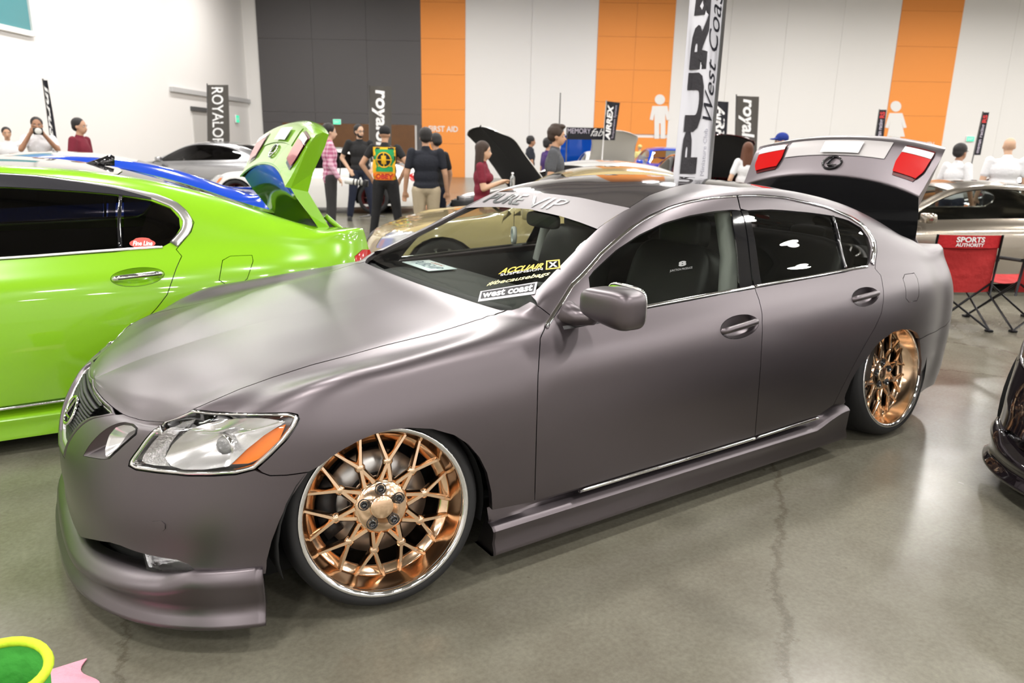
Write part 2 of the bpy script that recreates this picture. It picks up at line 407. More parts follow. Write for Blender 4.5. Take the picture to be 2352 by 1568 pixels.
# ---- lettering (built-in font), flat in its own XY plane
_TXT = {}
def text_mesh(s, size=1., shear=0., bold=0., spacing=1., depth=0., align='LEFT'):
    cu = bpy.data.curves.new('lettering', 'FONT'); cu.body = s; cu.size = size; cu.shear = shear; cu.offset = bold; cu.space_character = spacing
    cu.extrude = depth; cu.align_x = align; cu.resolution_u = 3
    o = bpy.data.objects.new('lettering', cu); COL.objects.link(o); dg = bpy.context.evaluated_depsgraph_get(); dg.update()
    me = bpy.data.meshes.new_from_object(o.evaluated_get(dg)); V = np.array([v.co[:] for v in me.vertices]).reshape(-1, 3); F = [tuple(p.vertices) for p in me.polygons]
    bpy.data.objects.remove(o); bpy.data.curves.remove(cu); bpy.data.meshes.remove(me)
    return V, F
def fit_text(s, w, h, **k):
    """lettering scaled to a w x h box whose lower left corner is the origin"""
    V, F = text_mesh(s, **k); lo, hi = V.min(0), V.max(0)
    V = (V-lo)/np.maximum(hi-lo, 1e-6); V[:, 0] *= w; V[:, 1] *= h; V[:, 2] *= 0
    return V, F
def frame_mat(o, x, y):
    """4x4 with local x along x, y along y"""
    x = np.array(x, float); x /= np.linalg.norm(x); z = np.cross(x, y); z /= np.linalg.norm(z); y = np.cross(z, x)
    return Matrix(((x[0], y[0], z[0], o[0]), (x[1], y[1], z[1], o[1]), (x[2], y[2], z[2], o[2]), (0, 0, 0, 1)))
# ---------------------------------------------------------------- the hall
def concrete():
    mt, nt, b = principled('polished_concrete')
    tc = nt.nodes.new('ShaderNodeTexCoord')
    def noise(sc, det=6, rough=.6):
        n = nt.nodes.new('ShaderNodeTexNoise'); n.inputs['Scale'].default_value = sc; n.inputs['Detail'].default_value = det; n.inputs['Roughness'].default_value = rough; nt.links.new(tc.outputs['Object'], n.inputs['Vector']); return n
    n1, n2, n3 = noise(.55), noise(3.2), noise(60, 3)
    def ramp(src, stops):
        r = nt.nodes.new('ShaderNodeValToRGB'); e = r.color_ramp.elements
        for k, (p, c) in enumerate(stops):
            el = e[k] if k < 2 else e.new(p)
            el.position = p; el.color = (*c, 1)
        nt.links.new(src, r.inputs['Fac']); return r
    r1 = ramp(n1.outputs['Fac'], [(.30, (.145, .136, .107)), (.70, (.198, .189, .150))])
    r2 = ramp(n2.outputs['Fac'], [(.28, (.80, .77, .74)), (.74, (1.10, 1.11, 1.10))])
    r3 = ramp(n3.outputs['Fac'], [(.30, (.86, .86, .86)), (.70, (1.10, 1.10, 1.10))])
    def mul(a, c):
        m = nt.nodes.new('ShaderNodeMix'); m.data_type = 'RGBA'; m.blend_type = 'MULTIPLY'; m.inputs['Factor'].default_value = 1
        nt.links.new(a, m.inputs['A']); nt.links.new(c, m.inputs['B']); return m.outputs['Result']
    col = mul(mul(r1.outputs['Color'], r2.outputs['Color']), r3.outputs['Color'])
    # hairline cracks
    v = nt.nodes.new('ShaderNodeTexVoronoi'); v.feature = 'DISTANCE_TO_EDGE'; v.inputs['Scale'].default_value = .33
    wn = noise(1.6, 12, .78); mx = nt.nodes.new('ShaderNodeMix'); mx.data_type = 'VECTOR'; mx.inputs['Factor'].default_value = .22
    nt.links.new(tc.outputs['Object'], mx.inputs['A']); nt.links.new(wn.outputs['Color'], mx.inputs['B']); nt.links.new(mx.outputs['Result'], v.inputs['Vector'])
    rc = ramp(v.outputs['Distance'], [(.0, (.66, .63, .60)), (.0007, (1, 1, 1))])
    col = mul(col, rc.outputs['Color'])
    sp = noise(9, 2, .5); rs = ramp(sp.outputs['Fac'], [(.755, (1, 1, 1)), (.775, (.62, .60, .58))]); col = mul(col, rs.outputs['Color'])
    nt.links.new(col, b.inputs['Base Color'])
    rr = nt.nodes.new('ShaderNodeMapRange'); rr.inputs['To Min'].default_value = .20; rr.inputs['To Max'].default_value = .30
    nt.links.new(n2.outputs['Fac'], rr.inputs['Value']); nt.links.new(rr.outputs['Result'], b.inputs['Roughness'])
    b.inputs['Specular IOR Level'].default_value = .5
    bp = nt.nodes.new('ShaderNodeBump'); bp.inputs['Strength'].default_value = .02; bp.inputs['Distance'].default_value = .002
    nt.links.new(n3.outputs['Fac'], bp.inputs['Height']); nt.links.new(bp.outputs['Normal'], b.inputs['Normal'])
    return mt
WALLWHITE = mat('white_wall_paint', (.80, .785, .765), .75, bump=(300, .03, .002))
CHARCOAL = mat('charcoal_wall_panel', (.085, .080, .082), .6, bump=(200, .05, .002))
ORANGE = mat('orange_wall_panel', (.86, .30, .055), .6, bump=(120, .04, .002))
CEILMAT = mat('ceiling_deck', (.30, .29, .28), .8)
def struct(name, VF, mt, parent=None, smooth=False):
    o = obj(name, VF, mt, parent, smooth)
    if parent is None: o['kind'] = 'structure'
    return o
def hslab(r0, r1, f0, f1, z0, z1):
    """box given in hall coordinates (right, into, up)"""
    V, F = box(1, 1, 1); V = V+.5
    return np.array([hall(r0+(r1-r0)*x, f0+(f1-f0)*y, z0+(z1-z0)*z) for x, y, z in V]), [f[::-1] for f in F]
def wall_px(x, y): return at(x, y, P=(hall(0, WALL_D), HF))
def wall_r(x, y=300): return float(np.dot(wall_px(x, y)-C0, HR))
struct('floor', hslab(WALL_L-1, WALL_R, WALL_B, WALL_D+1, -.2, 0), concrete())
struct('ceiling', hslab(WALL_L-1, WALL_R+1, WALL_B-1, WALL_D+1, CEIL, CEIL+.3), CEILMAT)
wb = struct('wall_back', hslab(WALL_L-1, WALL_R, WALL_D, WALL_D+.4, 0, CEIL), WALLWHITE)
struct('wall_left', hslab(WALL_L-.4, WALL_L, WALL_B, WALL_D, 0, CEIL), WALLWHITE)
struct('wall_right', hslab(WALL_R, WALL_R+.4, WALL_B, WALL_D, 0, CEIL), WALLWHITE)
struct('wall_front', hslab(WALL_L-1, WALL_R, WALL_B-.4, WALL_B, 0, CEIL), WALLWHITE)
# ceiling joists and ducts (seen only as reflections in paint and glass)
tr = struct('trim_1', join(*[hslab(WALL_L, WALL_R, f, f+.25, CEIL-.45, CEIL) for f in np.arange(-24, 32, 4.6)]), mat('steel_joist', (.16, .16, .16), .5))
# cladding panels on the back wall
def clad(x0, x1, mt, nm, z0=0., z1=CEIL, cols=1, rows=1, d=.05):
    a, b = wall_r(x0, 120), wall_r(x1, 120)
    for i in range(cols):
        for j in range(rows):
            g = .004
            obj(nm, hslab(a+(b-a)*i/cols+g, a+(b-a)*(i+1)/cols-g, WALL_D-d, WALL_D, z0+(z1-z0)*j/rows+g, z0+(z1-z0)*(j+1)/rows-g), mt, wb, False)
clad(594, 967, CHARCOAL, 'charcoal_panel', 2.58, CEIL, 3, 2)
clad(594, 967, CHARCOAL, 'charcoal_panel', 2.15, 2.58, 3, 1)
clad(594, 640, CHARCOAL, 'charcoal_panel', 0, 2.15, 1, 1)
clad(955, 968, CHARCOAL, 'charcoal_panel', 0, 2.15, 1, 1)
clad(967, 1069, ORANGE, 'orange_panel', 0, CEIL, 1, 6)
clad(1371, 1545, ORANGE, 'orange_panel', 1.95, CEIL, 2, 5)
clad(1371, 1545, ORANGE, 'orange_panel', 0, 1.82, 2, 1)
clad(2056, 2196, ORANGE, 'orange_panel', 1.55, CEIL, 1, 5)
clad(2056, 2170, ORANGE, 'orange_panel', 0, 1.42, 1, 1)
for k, (x0, x1) in enumerate(((1069, 1371), (1545, 2056), (2196, 2700))):
    a, b = wall_r(x0, 120), wall_r(x1, 120); n = (2, 4, 4)[k]
    for i in range(n): obj('white_panel', hslab(a+(b-a)*i/n+.004, a+(b-a)*(i+1)/n-.004, WALL_D-.03, WALL_D, 0, CEIL), WALLWHITE, wb, False)
# doorway under the charcoal wall
BROWN = mat('brown_door_wood', (.13, .055, .016), .5, noise=(3, .3))
a, b = wall_r(641, 300), wall_r(953, 300)
struct('door_1', hslab(a, b, WALL_D-.04, WALL_D, 0, 2.14), BROWN)
d2 = struct('door_2', hslab(WALL_L, WALL_L+.03, 27.2, 30.2, 0, 2.35), mat('grey_door', (.55, .54, .52), .5))
struct('trim_2', hslab(WALL_L, WALL_L+.12, 25.6, WALL_D, 2.9, 3.05), mat('grey_trim', (.5, .5, .5), .6))
struct('trim_3', hslab(WALL_L, WALL_L+.10, 27.1, 30.3, 2.35, 2.5), mat('dark_trim', (.08, .08, .08), .6))
# little window high on the left wall
pw = ((0, WALL_L), )
def lwall_px(x, y): return at(x, y, P=(hall(WALL_L, 0), HR))
q = [lwall_px(*p) for p in ((-40, -60), (50, -60), (58, 64), (-40, 48))]
ff = sorted(float(np.dot(p-C0, HF)) for p in q); zz = sorted(float(p[2]) for p in q)
w1 = struct('window_1', hslab(WALL_L+.005, WALL_L+.03, ff[0]-1.5, ff[-1], zz[1]-.05, min(CEIL-.1, zz[-1])), mat('teal_window_pane', (.10, .30, .33), .1))
obj('window_frame', join(hslab(WALL_L, WALL_L+.08, ff[-1], ff[-1]+.12, zz[1]-.15, CEIL-.1), hslab(WALL_L, WALL_L+.08, ff[0]-1.5, ff[-1], zz[1]-.17, zz[1]-.05)), WALLWHITE, w1, False)
# lamps
lampshell = lathe([(.02, .42), (.10, .40), (.12, .18), (.36, .06), (.42, 0), (.40, .0), (.34, .05), (.10, .16)], 20)
lampmat = mat('lamp_housing_grey', (.35, .35, .35), .4, .6); lampme = meshdata('high_bay_shade', *lampshell, lampmat)
rodme = meshdata('suspension_rod', *tube([(0, 0, .40), (0, 0, .95)], .012, 6), lampmat)
for k, (r, f) in enumerate(LAMPS):
    p = hall(r, f, CEIL-1.0)
    t = thing('high_bay_lamp', 'round high bay lamp hanging from the hall ceiling', 'lamp', p, 0, 'high bay lamps under the ceiling')
    link(bpy.data.objects.new('lamp_shade', lampme), t); link(bpy.data.objects.new('suspension_rod', rodme), t)
    l = link(bpy.data.objects.new('light', lampdata), t); l.location = (0, 0, .012)
    if f > -4: l = link(bpy.data.objects.new('glow', glowdata), t); l.location = (0, 0, -.21)
# ---------------------------------------------------------------- sedan built from panels cut out of the skin
SKIN = Skin(sedan_net()); UM, VM = SKIN.U[-1], SKIN.V[-1]
_u = np.linspace(0, UM, 420); _v = np.linspace(0, VM, 150)
_g = np.array(np.meshgrid(_u, _v, indexing='ij')).reshape(2, -1).T
_P = SKIN.ev(_g); _Q = grid_faces(420, 150)
BVL = BVHTree.FromPolygons(_P.tolist(), _Q); BVR = BVHTree.FromPolygons((_P*[1, -1, 1]).tolist(), _Q)
def _uv_of(idx, loc):
    i, j = divmod(idx, 149); uv = np.array([(_u[i]+_u[i+1])/2, (_v[j]+_v[j+1])/2])
    for _ in range(6):
        e = 1e-4; p = SKIN.ev([uv, uv+[e, 0], uv+[0, e]]); J = np.stack([(p[1]-p[0])/e, (p[2]-p[0])/e], 1)
        st = np.linalg.lstsq(J, np.array(loc)-p[0], rcond=None)[0]; n = np.linalg.norm(st)
        uv = np.clip(uv+st*min(1, .06/(n+1e-9)), [0, 0], [UM, VM])
    return uv
def rowv(r):
    i = int(r); f = r-i; return SKIN.V[i]*(1-f)+(SKIN.V[i+1]*f if f else 0)
class Tracer:
    def __init__(s, M=None):
        s.M = M or Matrix(); s.I = s.M.inverted()
    def px(s, pts):
        """pixels of the photograph -> skin coordinates (first skin the sight line meets)"""
        out = []
        o = s.I @ Vector(CAM)
        for p in pts:
            d = (s.I.to_3x3() @ Vector(ray(*p))).normalized()
            a = BVL.ray_cast(o, d); b = BVR.ray_cast(o, d)
            if a[0] is None and b[0] is None:
                n = BVL.find_nearest(o+d*((Vector((-1.5, .5, .6))-o).dot(d)))
                q = None; best = 1e9
                for t in np.linspace(1.5, 7, 140):
                    nn = BVL.find_nearest(o+d*t)
                    if nn[0] is not None and nn[3] < best: best = nn[3]; q = nn
                out.append(_uv_of(q[2], q[0])); continue
            if a[0] is None or (b[0] is not None and b[3] < a[3]-1e-4):
                uv = _uv_of(b[2], (b[0][0], -b[0][1], b[0][2]))
                out.append(np.array([uv[0], VM]) if uv[1] > rowv(8) else np.array([0., uv[1]])); continue
            out.append(_uv_of(a[2], a[0]))
        return np.array(out)
    @staticmethod
    def top(pts):
        out = []
        for x, y in pts:
            h = BVL.ray_cast(Vector((x, max(y, 1e-4), 3)), Vector((0, 0, -1))); out.append(_uv_of(h[2], h[0]))
        return np.array(out)
    @staticmethod
    def side(pts):
        out = []
        for x, z in pts:
            h = BVL.ray_cast(Vector((x, 3, z)), Vector((0, -1, 0))); out.append(_uv_of(h[2], h[0]))
        return np.array(out)
    @staticmethod
    def end(pts, s=1):
        out = []
        for y, z in pts:
            h = BVL.ray_cast(Vector((6*s-1.5*(1-s)/2, max(y, 1e-4), z)), Vector((-s, 0, 0))); out.append(_uv_of(h[2], h[0]))
        return np.array(out)
def panel(uv, holes=(), off=0., thick=.012, step=.022, gap=.0018, sym=False, disp=None):
    """region of the skin -> (V, F, N); thick = folded edge depth; sym = joined with its mirror image"""
    poly = np.asarray(uv, float)
    if gap: poly = inset(poly, gap) if not sym else _inset_sym(poly, gap)
    holes = [inset(h, -gap) for h in holes]
    p2, F = tri_region(poly, holes, step)
    P, N = SKIN.ev(p2, True)
    d = off+(disp(p2, P) if disp is not None else 0.)
    P = P+N*(d[:, None] if isinstance(d, np.ndarray) else d)
    F = [tuple(f) for f in F]
    if thick:
        be = boundary(F); mid = [(p2[a]+p2[b])/2 for a, b in be]
        if sym: be = [e for e, q in zip(be, mid) if not _on_centre(q)]
        ids = sorted({i for e in be for i in e}); mp = {i: k for k, i in enumerate(ids)}
        n0 = len(P); top = P[ids]; low = P[ids]-N[ids]*thick
        out = np.zeros((len(ids), 3))
        for a, b in be:
            t = P[b]-P[a]; o = np.cross(t, N[a]); o /= np.linalg.norm(o)+1e-9; out[mp[a]] += o; out[mp[b]] += o
        out /= np.linalg.norm(out, axis=1)[:, None]+1e-9
        P = np.concatenate([P, top, low]); N = np.concatenate([N, out, out]); k = len(ids)
        F += [(n0+mp[b], n0+mp[a], n0+k+mp[a], n0+k+mp[b]) for a, b in be]
    if sym:
        n = len(P); F = F+[tuple(n+i for i in f[::-1]) for f in F]; P = np.concatenate([P, P*[1, -1, 1]]); N = np.concatenate([N, N*[1, -1, 1]])
    return P, F, N
def _on_centre(q): return q[1] > VM-2e-3 or q[0] < 2e-3 or q[0] > UM-2e-3
def _inset_sym(poly, g):
    p = inset(poly, g); P = np.asarray(poly, float)
    keep = np.linalg.norm(P-np.roll(P, 1, 0), axis=1) > 1e-7; P = P[keep]
    for i in range(len(p)):
        if P[i, 1] > VM-2e-3: p[i, 1] = VM
        if P[i, 0] < 2e-3: p[i, 0] = 0
        if P[i, 0] > UM-2e-3: p[i, 0] = UM
    return p
def padd(name, pnl, mt, parent, mirror=False):
    V, F, N = pnl
    if mirror: V = V*[1, -1, 1]; N = N*[1, -1, 1]; F = [f[::-1] for f in F]
    return obj(name, (V, F), mt, parent, True, N)
def strip(uvpath, w, h=.004, off=0., n=6, close=False):
    """raised moulding that follows a path on the skin: w across, h high"""
    pth = np.asarray(uvpath, float)
    t = np.concatenate([[0], np.cumsum(np.linalg.norm(np.diff(pth, axis=0), axis=1))]); k = max(8, int(t[-1]/.02))
    q = np.stack([np.interp(np.linspace(0, t[-1], k), t, pth[:, i]) for i in (0, 1)], -1)
    P, N = SKIN.ev(q, True); T = np.gradient(P, axis=0); T /= np.linalg.norm(T, axis=1)[:, None]; B = np.cross(N, T)
    ww = np.broadcast_to(np.asarray(np.interp(np.linspace(0, 1, k), np.linspace(0, 1, np.size(w)), np.atleast_1d(w)), float), (k,))
    prof = [(-.5, -.004), (-.5, h*.6), (-.32, h), (.32, h), (.5, h*.6), (.5, -.004)]
    G = np.stack([P+B*(a*ww)[:, None]+N*(b+off) for a, b in prof], 1)
    V, F = grid(G); m = len(prof); F += [tuple(range(m))[::-1], tuple(range((k-1)*m, k*m))]
    return V, F
# key outlines of the matte sedan, traced in the photograph
T0 = Tracer()
L_HOODFRONT = [(215.7, 886), (234.8, 913), (257.8, 934), (282.6, 951), (311, 960.7), (349.6, 967.4), (378, 969)]
L_HOODSIDE = [(444, 940), (478, 925), (552, 893), (626, 866.5), (716, 838), (805, 815), (880, 794), (1000, 765), (1080, 740), (1137, 723), (1164, 712)]
L_HEADIN = [(378, 968), (343, 997), (317, 1031), (298, 1057), (295, 1070), (312, 1079), (360, 1086), (430, 1093), (490, 1093), (542, 1090), (586, 1079)]
L_HEADOUT = [(590, 1076), (620, 1049), (655, 1014), (681, 979), (688, 962), (683, 951), (664, 947), (577, 949), (490, 945), (444, 940)]
L_SEAM = [(603, 1086), (620, 1092), (659, 1091), (709, 1084)]
L_ARCHF1 = [(689, 1114), (664, 1150), (643, 1196), (625, 1243), (614, 1286), (611, 1318)]
L_ARCHF2 = [(709, 1084), (736, 1070), (761, 1050), (793, 1030), (828, 1011), (864, 996), (903, 987), (939, 983), (993, 986), (1043, 1000), (1075, 1021), (1100, 1050), (1118, 1086), (1128, 1132), (1130, 1172)]
L_FENREAR = [(1175, 712), (1202, 701), (1218, 692), (1233, 701.6), (1265, 724.5), (1250, 757), (1241, 777), (1236, 858), (1232, 1000), (1228, 1152)]
L_DOORTOP = [(1250, 757), (1265.6, 724.5), (1309.6, 655.7), (1348, 615), (1378.5, 579), (1399, 562), (1445, 524), (1491, 495), (1537, 474), (1583, 460.5), (1632, 452.5), (1692, 448)]
L_DOORTOP2 = [(1692, 448), (1751, 447.5), (1801, 452), (1840, 460), (1897, 473), (1953, 495), (1981, 512), (2000, 534), (2012, 554), (2014.5, 576), (2010, 617)]
L_BGAPLOW = [(1734, 662), (1743, 687), (1750, 718), (1751, 763), (1747, 840), (1741, 917), (1734, 1001)]
L_DOORBOT = [(1228, 1150), (1330, 1121), (1465, 1080), (1600, 1041), (1734, 1001)]
L_RDOORBOT = [(1734, 1001), (1800, 980), (1880, 954), (1914, 930)]
L_RGAP = [(2010, 617), (2023, 632), (2028, 660), (2029, 688), (2024, 720), (2010, 751), (1987, 791), (1968, 825), (1947, 865), (1930, 898), (1914, 930)]
L_GLASSF = [(1353, 637), (1364, 622), (1414, 576), (1468, 540), (1525, 513), (1583, 496), (1640, 486), (1680, 483), (1684, 515), (1695, 591), (1699, 660), (1583, 681), (1491, 698), (1430, 710), (1353, 725)]
L_GLASSR = [(1720, 482), (1774, 482), (1828, 486), (1870, 490), (1909, 496), (1939, 617), (1850, 634), (1752, 650), (1736, 545)]
L_GLASSQ = [(1918, 498), (1950, 507), (1977, 524), (1994, 545), (2000, 568), (1998, 599), (1992, 608), (1947, 615)]
L_WSHIELD = [(1175.7, 712), (1202, 692), (1218, 678), (1239, 659), (1271, 625), (1300, 596), (1336, 560), (1375, 523), (1410, 499), (1447, 477)]
L_ROOFEDGE = [(1447, 476), (1491, 448), (1544, 430), (1586, 421)]
L_ARCHR = [(2112, 779), (2106, 765), (2090, 757), (2071, 757), (2052, 763), (2039, 772), (2021, 785), (2006, 802), (1995, 818), (1983, 832), (1968, 852), (1955, 875), (1943, 904), (1937, 927)]
L_RSEAM = [(2112, 779), (2132, 768), (2151, 760), (2170, 749)]
def lerp_path(a, b, n): return np.array([np.array(a)+(np.array(b)-np.array(a))*t for t in np.linspace(0, 1, n)])
def dens_px(v, d=22):
    out = [v[0]]
    for a, b in zip(v[:-1], v[1:]):
        n = max(1, int(math.hypot(b[0]-a[0], b[1]-a[1])/d)); out += [(a[0]+(b[0]-a[0])*k/n, a[1]+(b[1]-a[1])*k/n) for k in range(1, n+1)]
    return out
def build_lines():
    L = {k[2:]: T0.px(dens_px(v)) for k, v in globals().items() if k.startswith('L_')}
    L['hoodrear'] = T0.top([(-.565, .62), (-.55, .45), (-.54, .25), (-.535, 0)])
    L['wsbase'] = T0.top([(-.578, 0), (-.582, .25), (-.592, .5), (-.60, .62)])
    L['wstop'] = T0.top([(-1.245, .50), (-1.25, .35), (-1.255, .18), (-1.255, 0)])
    L['roofside'] = T0.top([(-1.9, .515), (-2.2, .515), (-2.42, .51)])
    L['rgtop'] = T0.top([(-2.44, .49), (-2.47, .3), (-2.48, 0)])
    L['rgside'] = T0.top([(-2.46, .515), (-2.7, .53), (-2.95, .55), (-3.12, .555)])
    L['rgbot'] = T0.top([(-3.14, .53), (-3.19, .3), (-3.2, 0)])
    L['trunkside'] = T0.top([(-3.16, .575), (-3.3, .585), (-3.5, .59), (-3.62, .585)])
    L['tailtop'] = T0.end([(.60, .80)], -1)
    return L
# ---------------------------------------------------------------- wheels
COPPER = mat('polished_copper', (.93, .67, .46), .14, 1.)
DISC = mat('brake_disc_steel', (.42, .41, .40), .34, 1., noise=(40, .12))
def wheel_mesh_spokes(R, depth, n=10, w=.0125):
    """n forked spokes: hub -> node (two legs) -> rim (two arms), all cast as one face"""
    parts = []; rh, rn, rr = R*.34, R*.545, R*.91
    def bar(p, q, w0, w1, t=.016):
        p, q = np.array(p), np.array(q); d = q-p; d /= np.linalg.norm(d); s = np.cross(d, [0, 1, 0]); s /= np.linalg.norm(s)
        sec = lambda c, ww: [c-s*ww, c-s*ww*.45+np.array([0, t*.6, 0]), c+s*ww*.45+np.array([0, t*.6, 0]), c+s*ww, c+s*ww*.8-np.array([0, t, 0]), c-s*ww*.8-np.array([0, t, 0])]
        G = np.array([sec(p+(q-p)*f, w0+(w1-w0)*f) for f in (0, .33, .66, 1)]); V, F = grid(G, cv=True); F += [(0, 1, 2, 3, 4, 5), tuple(range(18, 24))[::-1]]
        return V, F
    pt = lambda r, a, y: (r*math.cos(a), y, r*math.sin(a))
    da = PI/n
    for k in range(n):
        a = 2*da*k; nd = pt(rn, a, -depth*.55)
        for s in (-1, 1):
            parts.append(bar(pt(rh*.94, a+s*da*.62, -depth*.42), nd, w*.95, w*.85))
            parts.append(bar(nd, pt(rr, a+s*da*.66, -depth*.92), w*.9, w*.62))
        parts.append(ellipsoid(nd, (w*1.45, w*.9, w*1.45), 10, 6))
    return join(*parts)
def make_wheel(name, parent, loc, steer, camber, R=.268, TR=.320, width=.26, lip=.022, depth=.075, mt=COPPER, liptrim=None, sign=1, detail=True, spokes='mesh', tilt0=.15):
    """local Y is the axle, +Y the outer face"""
    liptrim = liptrim or CHROME
    w = bpy.data.objects.new(name, None); link(w, parent); w.location = loc; w.empty_display_size = .1
    w.rotation_euler = (camber, 0, steer + (0 if sign > 0 else PI)); w.rotation_mode = 'XYZ'
    hw = width/2
    tyre = lathe([(R-.004, -hw*1.0), (R+.02, -hw*1.06), (TR-.014, -hw*1.02), (TR-.003, -hw*.9), (TR, -hw*.6), (TR, hw*.45), (TR-.004, hw*.72), (TR-.016, hw*.90), (R+.026, hw*1.0), (R+.010, hw*1.005), (R-.002, hw*.97)], 72, 'Y')
    obj('tyre', tyre, RUBBER, w)
    if detail:
        gr = [lathe([(TR+.0006, y-.004), (TR-.004, y-.0035), (TR-.004, y+.0035), (TR+.0006, y+.004)], 72, 'Y') for y in (-.08, -.03, .03)]
        obj('tread_groove', join(*gr), mat('groove_black', (.004, .004, .004), .9), w)
    yo = hw*.985
    obj('rim_lip', lathe([(R-.014, yo-.014), (R-.013, yo-.004), (R-.010, yo+.001), (R-.004, yo+.004), (R+.002, yo+.005), (R+.007, yo), (R+.006, yo-.012)], 96, 'Y'), liptrim, w)
    yb = yo-depth
    obj('rim_barrel', lathe([(R-.012, yo-.010), (R-.018, yo-.03), (R-.030, yb-.004), (R-.036, yb-.012), (R-.060, yb-.016), (R-.062, yb-.03), (R-.05, yb-.05), (R-.052, -hw)], 96, 'Y'), mt, w)
    a = bpy.data.objects.new('x', None); bpy.data.objects.remove(a)
    if spokes == 'mesh':
        V, F = wheel_mesh_spokes(R, .03)
        V = V@rotm('Y', tilt0).T+[0, yb+.018, 0]
    else:
        V, F = wheel_fork_spokes(R); V = V+[0, yb+.012, 0]
    flat(obj('spokes', (V, F), mt, w), 50)
    yh = yb+.006
    obj('hub', lathe([(0, yh+.016), (R*.13, yh+.017), (R*.145, yh+.014), (R*.15, yh+.010), (R*.29, yh+.010), (R*.325, yh+.004), (R*.36, yh-.010), (R*.34, yh-.05)], 48, 'Y'), mt, w)
    for k in range(5):
        an = 2*PI*k/5+.3; c = (R*.225*math.cos(an), yh+.008, R*.225*math.sin(an))
        obj('lug_nut', xf(join(lathe([(0, .004), (.008, .004), (.008, .010), (.012, .011), (.012, 0), (.016, .001), (.0165, .006), (.019, .006), (.019, 0)], 14, 'Y')), loc=c), GLOSSBLACK, w)
    obj('brake_disc', lathe([(R*.36, yb-.055), (R*.64, yb-.055), (R*.645, yb-.065), (R*.645, yb-.085), (R*.36, yb-.085)], 64, 'Y'), DISC, w)
    obj('brake_hat', lathe([(0, yb-.03), (R*.33, yb-.03), (R*.36, yb-.04), (R*.36, yb-.09)], 40, 'Y'), BLACK, w)
    cal = [(R*.42+.0, 0)]
    an = np.linspace(-.55, .55, 8); G = np.array([[(r*math.cos(x), y, r*math.sin(x)) for r, y in ((R*.50, yb-.045), (R*.72, yb-.045), (R*.72, yb-.1), (R*.50, yb-.1))] for x in an]); V, F = grid(G, cv=True); F += [(0, 1, 2, 3), (31, 30, 29, 28)]
    obj('brake_caliper', (V, F), BLACK, w)
    obj('inner_barrel', lathe([(R-.05, -hw*.98), (R*.2, -hw*.9), (0, -hw*.9)], 40, 'Y'), DARKVOID, w)
    return w
def wheel_fork_spokes(R, n=5):
    parts = []
    for k in range(n*2):
        a = PI*k/n; d = np.array([math.cos(a), 0, math.sin(a)]); s = np.array([-math.sin(a), 0, math.cos(a)]); up = np.array([0, 1, 0])
        G = []
        for f, w_ in ((.2, .020), (.5, .014), (.94, .012)):
            c = d*R*f - up*.01*f; G.append([c-s*w_, c-s*w_*.5+up*.014, c+s*w_*.5+up*.014, c+s*w_, c-up*.02])
        V, F = grid(np.array(G), cv=True); parts.append((V, F))
    return join(*parts)
# ---------------------------------------------------------------- paints and glass of the cars
PAINT = mat('matte_purple_grey_wrap', (.085, .066, .076), .40, 1., coat=1., coat_rough=.37)
PAINT.node_tree.nodes['Principled BSDF'].inputs['Coat IOR'].default_value = 1.65
LENS = glass('clear_lens', (.95, .95, .95), 1.45)
WSGLASS = glass('windscreen_glass', (.86, .90, .86), 1.52)
SIDEGLASS = glass('side_window_glass', (.68, .72, .68), 1.52)
DARKGLASS = glass('dark_tinted_glass', (.10, .095, .10), 1.55)
AMBER = mat('amber_reflector', (1., .22, .01), .25, coat=1, emit=(1, .2, 0), estr=.12)
REDLENS = mat('red_tail_lens', (.55, .008, .008), .12, coat=1)
WHITELENS = mat('clear_tail_lens', (.85, .80, .80), .15, coat=1)
LEATHER = mat('dark_leather', (.018, .018, .019), .45)
TRIMGREY = mat('grey_interior_trim', (.30, .31, .30), .6)
BELT_GREY = mat('pale_interior_pillar', (.42, .43, .42), .7)
HEADCHROME = mat('headlamp_chrome', (.92, .92, .93), .22, .8)
WHITE = mat('white_print', (.88, .88, .88), .5)
LN = build_lines()
def loop(*segs): return np.concatenate([np.asarray(s).reshape(-1, 2) for s in segs])
def shrink_to(poly, c, f): return c+(poly-c)*f
def ell_uv(c, a, b, rot=0, n=28):
    t = np.arange(n)*2*PI/n; x = a*np.cos(t); y = b*np.sin(t); return np.array(c)+np.stack([x*math.cos(rot)-y*math.sin(rot), x*math.sin(rot)+y*math.cos(rot)], -1)
def bowl(uv, depth, rings=7):
    """dished recess whose rim is the given outline on the skin"""
    uv = np.asarray(uv); c = uv.mean(0); G = []
    for k in range(rings+1):
        f = 1-k/rings; q = c+(uv-c)*max(f, .02); P, N = SKIN.ev(q, True); d = depth*(1-f**2.2); G.append(P-N*d)
    return grid(np.array(G), cv=True)
def skirt_profile(X):
    # (outward, height) section of the side skirt, measured from the body line
    return [(.860, .256), (.852, .216), (.868, .203), (.894, .194), (.904, .182), (.902, .162), (.897, .136), (.906, .108), (.905, .093), (.890, .086), (.78, .086)]
